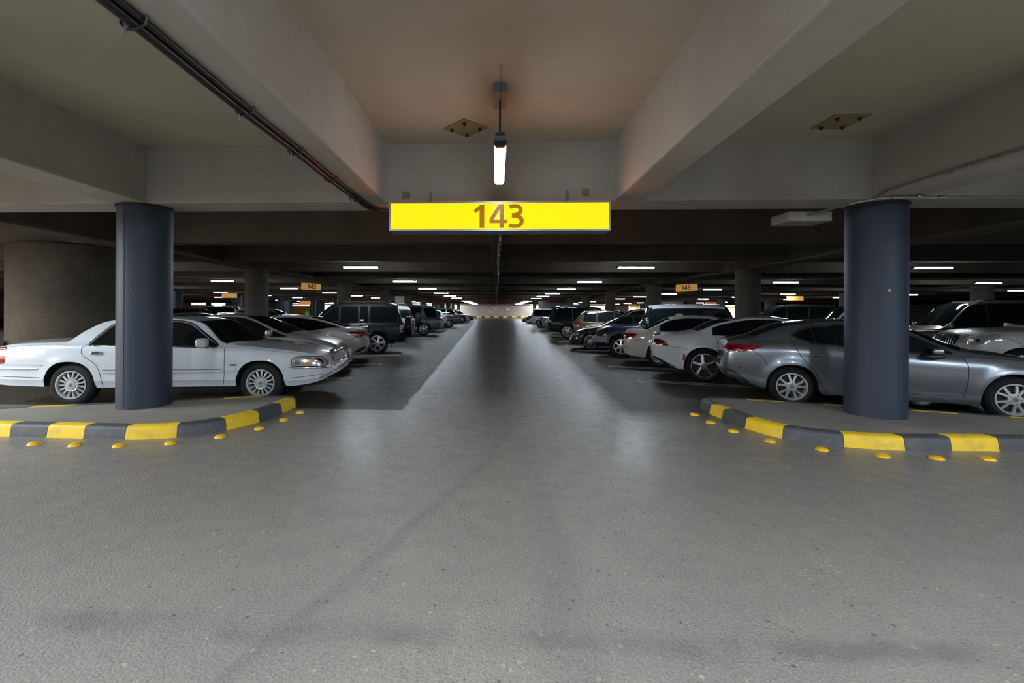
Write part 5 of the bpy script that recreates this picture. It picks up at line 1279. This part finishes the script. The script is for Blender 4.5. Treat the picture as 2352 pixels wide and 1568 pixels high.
Car(spb, 'metallic blue-grey large off-roader with six-spoke wheels, tail to the aisle on the left', (-4.55,28.4), 'r', 1, 194)
sp4 = dict(sp3); sp4['paint'] = P['ltgrey']; Car(sp4, 'pale grey saloon tail showing past the blue-grey off-roader on the left', (-4.75,33.2), 'r', 1, 194)
Car(crossover(P['white'], 4.55, 1.66, R=.35), 'white crossover with sloping rear window, far down the left row', (-4.95,37.4), 'r', 1, 194)
def pickup(paint, L=5.35, H=1.85, W=.95, R=.40, rim='double6', rim_mat=None, flare=.02, lifted=0, black_arch=False, glass='glass'):
    wb = L*.60; L0 = -wb/2-L*.225; L1 = wb/2+L*.175; xb0 = -wb/2+.55
    sp = suv(L0,L1,-wb/2,wb/2,H,W,R,paint, zh=1.18, zb=1.12, xc=1.12, xrf=.35, rake=.1, rim=rim, rim_mat=rim_mat or M['alloy'], rr=R*.62, flare=flare)
    bed = 1.13
    sp['top'] = [(L0,.62),(L0+.01,.9),(L0+.03,bed-.02),(L0+.06,bed),(xb0-.10,bed),(xb0-.04,bed+.02),(xb0+.10,H-.10),(xb0+.22,H-.02),(xb0+.7,H),(-.1,H-.005),(.35,H-.06),(1.12,1.22),(1.22,1.19),(L1-.4,1.12),(L1-.1,1.0),(L1-.03,.75),(L1,.55)]
    sp['edge'] = [(L0,.58),(L0+.02,bed-.05),(L0+.08,bed-.015),(xb0-.08,bed-.015),(xb0,bed+.02),(xb0+.14,H-.14),(xb0+.28,H-.08),(xb0+.7,H-.06),(-.1,H-.065),(.22,H-.12),(.92,1.17),(1.14,1.12),(L1-.4,1.05),(L1-.12,.9),(L1,.5)]
    sp['belt'] = [(L0,.52),(L0+.04,bed-.12),(L0+.3,bed-.05),(xb0,bed-.03),(0,1.09),(.85,1.07),(1.1,1.05),(L1-.4,.98),(L1-.12,.7),(L1,.46)]
    sp['gap'] = 1
    ex = [('arch','wheel_arch_trim','black_plastic',.10,.03)] if black_arch else []
    sp['parts'] = std(sp, (-.32,), xb0+.05, .9, ([(xb0+.05,1.08),(xb0+.06,.5)],[(-.32,1.08),(-.32,.45)],[(.9,1.05),(.94,.45)]), ((xb0+.35,.0),1.0), (.74,1.25), 1.12, .35,
      [(L1-.40,.84),(L1-.38,1.0),(L1-.2,.98),(L1-.06,.86),(L1-.1,.8)], [(L0+.01,.80),(L0+.02,1.06),(L0+.16,1.06),(L0+.17,.8)], (xb0-.01,xb0+.12), glass=glass, handle='black_plastic', extra=ex+[
      ('box','bed_floor','under',L0+.12,xb0-.12,-W*.7,W*.7,bed-.02,bed+.004,.002), ('end','grille','black_plastic',[(-.6,.62),(.6,.62),(.6,.92),(-.6,.92)],True,.015,.1), ('end','rear_bumper','chrome',[(-.8,.56),(.8,.56),(.8,.70),(-.8,.70)],False,.06,.1), ('line','panel_gap','seam',[(xb0-.02,bed-.05),(xb0-.02,.5)],.016,.003,False)])
    return sp
Car(pickup(P['plum'], 5.3, 1.82, .93, .38), 'dark plum-grey pickup truck, tail to the aisle, far down the left row', (-4.35,41.8), 'r', 1, 194)
Car(pickup(P['ltgrey'], 5.5, 1.92, 1.0, .43, 'six', M['alloy_dark'], .05, black_arch=True), 'pale grey pickup with black wheels and arches, nose to the aisle, down the left row', (-4.3,57.0), 'f', -1, 14)
Car(crossover(P['black'], 4.3, 1.80, R=.38), 'black off-roader nose at the far end of the left row', (-3.9,61.5), 'f', -1, 14)

# --- second rows ----------------------------------------------------------------
sp = suv(-2.30,2.42,-1.395,1.395,1.90,.945,.385,P['pearl'], zh=1.25, zb=1.18, xc=1.02, xrf=.2, rake=.25, rim='six')
sp['plan'][-4:] = [(1.95,.90),(2.2,.80),(2.34,.68),(2.42,.58)]
sp['parts'] = std(sp, (-1.0,-.15), -1.95, .85, ([(-.15,1.1),(-.15,.45)],[(.86,1.05),(.9,.45)]), ((-.9,.0),1.0), (.7,1.25), 1.02, .2, None, [(-2.29,.9),(-2.28,1.1),(-2.1,1.1),(-2.05,.9)], (-2.2,-2.0), extra=(
  ('side','headlight','headlamp',[(1.74,1.06),(1.84,1.11),(2.10,1.05),(2.28,.95),(2.31,.88),(2.22,.83),(2.00,.87)],.008,.14), ('side','lamp_reflector','chrome',[(2.08,.91),(2.1,.99),(2.2,.96),(2.22,.89)],.012,.25),
  ('end','grille_surround','chrome',[(-.50,.80),(.50,.80),(.52,1.065),(-.52,1.065)],True,.014,.12), ('end','grille','black_plastic',[(-.47,.82),(.47,.82),(.49,1.045),(-.49,1.045)],True,.022,.12), ('bars','grille_bars','chrome',-.46,.46,.825,1.035,10,True,.036,True,.026), ('emblem',0,.935,.085,.058,True,.06),
  ('line','panel_gap','seam',[(1.74,1.02),(1.5,.92),(1.42,.80)],.008,.003)))
Car(sp, 'pearl white off-roader with vertical chrome grille bars, facing the silver-grey saloon', (11.75,10.65), 'f', 1, 160)
Car(bigsuv(P['bronze'], 5.1, 1.95, 1.0, .40), 'bronze-brown large off-roader with dark glass beyond the pearl white one', (12.35,14.0), 'f', 1, 160)
Car(pickup(P['ltgrey'], 5.8, 1.90, 1.0, .41, glass='glass_light'), 'light grey crew-cab truck in the second row beside the right-hand pillar', (12.6,19.0), 'f', 1, 161)
Car(bigsuv(P['black'], 4.9, 1.93, .97, .39, glass='glass_light'), 'black off-roader with roof rails behind the light grey crew-cab truck', (12.2,22.6), 'f', 1, 161)
Car(crossover(P['gun'], 4.6, 1.64, rails=True), 'dark crossover roof with rails seen over the champagne-pearl saloon', (-10.3,23.2), 'f', -1, 12)
sp5 = dict(sp3); sp5['paint'] = P['black']; Car(sp5, 'black saloon roof in the second row just past the left blue-grey pillar', (-10.3,17.2), 'f', -1, 12)
sp6 = dict(sp3); sp6['paint'] = P['bluegrey']; Car(sp6, 'slate-blue saloon roof in the second row above the silver-beige saloon', (-10.3,20.1), 'f', -1, 12)
Car(bigsuv(P['white'], 4.9, 1.85, rails=False, handle='paint'), 'white estate-like off-roader far over on the left deck', (-19.2,31.2), 'r', 1, 200)
Car(crossover(P['black'], 4.6, 1.66), 'black crossover far over on the left beside the white estate-like off-roader', (-18.0,26.0), 'r', 1, 190)
Car(bigsuv(P['black'], 4.9, 1.90), 'black off-roader tail glimpsed beside the left blue-grey pillar', (-19.6,23.2), 'r', 1, 192)
# attendant glimpsed between the far left cars
pe = empty('person', (-18.6,44,0)); tag(pe, 'person in a lime high-visibility vest standing far over on the left deck', 'person')
def skin_body():
    V = [(0,0,.92),(0,0,1.15),(0,0,1.42),(0,0,1.50),(0,-.01,1.62),(0,-.01,1.72),(-.18,0,1.40),(-.24,.02,1.13),(-.23,-.06,.90),(.18,0,1.40),(.24,.02,1.13),(.23,-.06,.90),(-.09,0,.88),(-.10,-.01,.48),(-.10,.02,.07),(-.10,-.12,.04),(.09,0,.88),(.11,-.01,.48),(.11,.02,.07),(.11,-.12,.04)]
    Ed = [(0,1),(1,2),(2,3),(3,4),(4,5),(2,6),(6,7),(7,8),(2,9),(9,10),(10,11),(0,12),(12,13),(13,14),(14,15),(0,16),(16,17),(17,18),(18,19)]
    Rr = [.14,.14,.15,.055,.09,.085,.06,.045,.035,.06,.045,.035,.09,.06,.045,.04,.09,.06,.045,.04]
    me = bpy.data.meshes.new('body'); me.from_pydata(V, Ed, [])
    me.materials.append(M['dark_cloth'])
    o = bpy.data.objects.new('body', me); COL.objects.link(o); o.parent = pe
    o.modifiers.new('Skin','SKIN').use_smooth_shade = True
    for i, r in enumerate(Rr): me.skin_vertices[0].data[i].radius = (r, r*.85)
    me.skin_vertices[0].data[0].use_root = True
    o.modifiers.new('Sub','SUBSURF').render_levels = 2
    return o
skin_body()
MB().superell((0,-.01,1.67),(.085,.10,.115),.9,16,12).build('face', M['skin'], pe, 60)
MB().superell((0,.015,1.71),(.092,.105,.095),.9,16,12).build('hair', M['dark_cloth'], pe, 60)
MB().superell((0,0,1.22),(.205,.155,.26),.55,20,14).build('vest', M['lime'], pe, 60)

# ------------------------------------------------------------------ world, sun, camera
w = bpy.data.worlds.new('World'); SC.world = w; w.use_nodes = True
bg = w.node_tree.nodes['Background']; bg.inputs[0].default_value = (1.0,.97,.93,1); bg.inputs[1].default_value = 14.0

cam = bpy.data.cameras.new('camera'); co = bpy.data.objects.new('camera', cam); COL.objects.link(co)
F, CX, CY, PSI, RHO, H = 1045., 1094., 713.8, math.atan(46/1045), .0051, 1.565
cam.sensor_width = 36; cam.sensor_fit = 'HORIZONTAL'; cam.lens = F/2352*36
cam.shift_x = (1176-CX)/2352; cam.shift_y = -(784-CY)/2352
cam.clip_start = .05; cam.clip_end = 400
co.matrix_world = Matrix.Translation((0,0,H)) @ Matrix.Rotation(PSI,4,'Z') @ Matrix.Rotation(PI/2,4,'X') @ Matrix.Rotation(RHO,4,'Z')
SC.camera = co
SC.view_settings.view_transform = 'Standard'; SC.view_settings.look = 'None'; SC.view_settings.gamma = 1; SC.view_settings.use_curve_mapping = False
SC.view_settings.exposure = 0.0
cy = SC.cycles
cy.max_bounces = 6; cy.diffuse_bounces = 3; cy.glossy_bounces = 3; cy.transmission_bounces = 2; cy.sample_clamp_indirect = 4.0
cy.caustics_reflective = False; cy.caustics_refractive = False
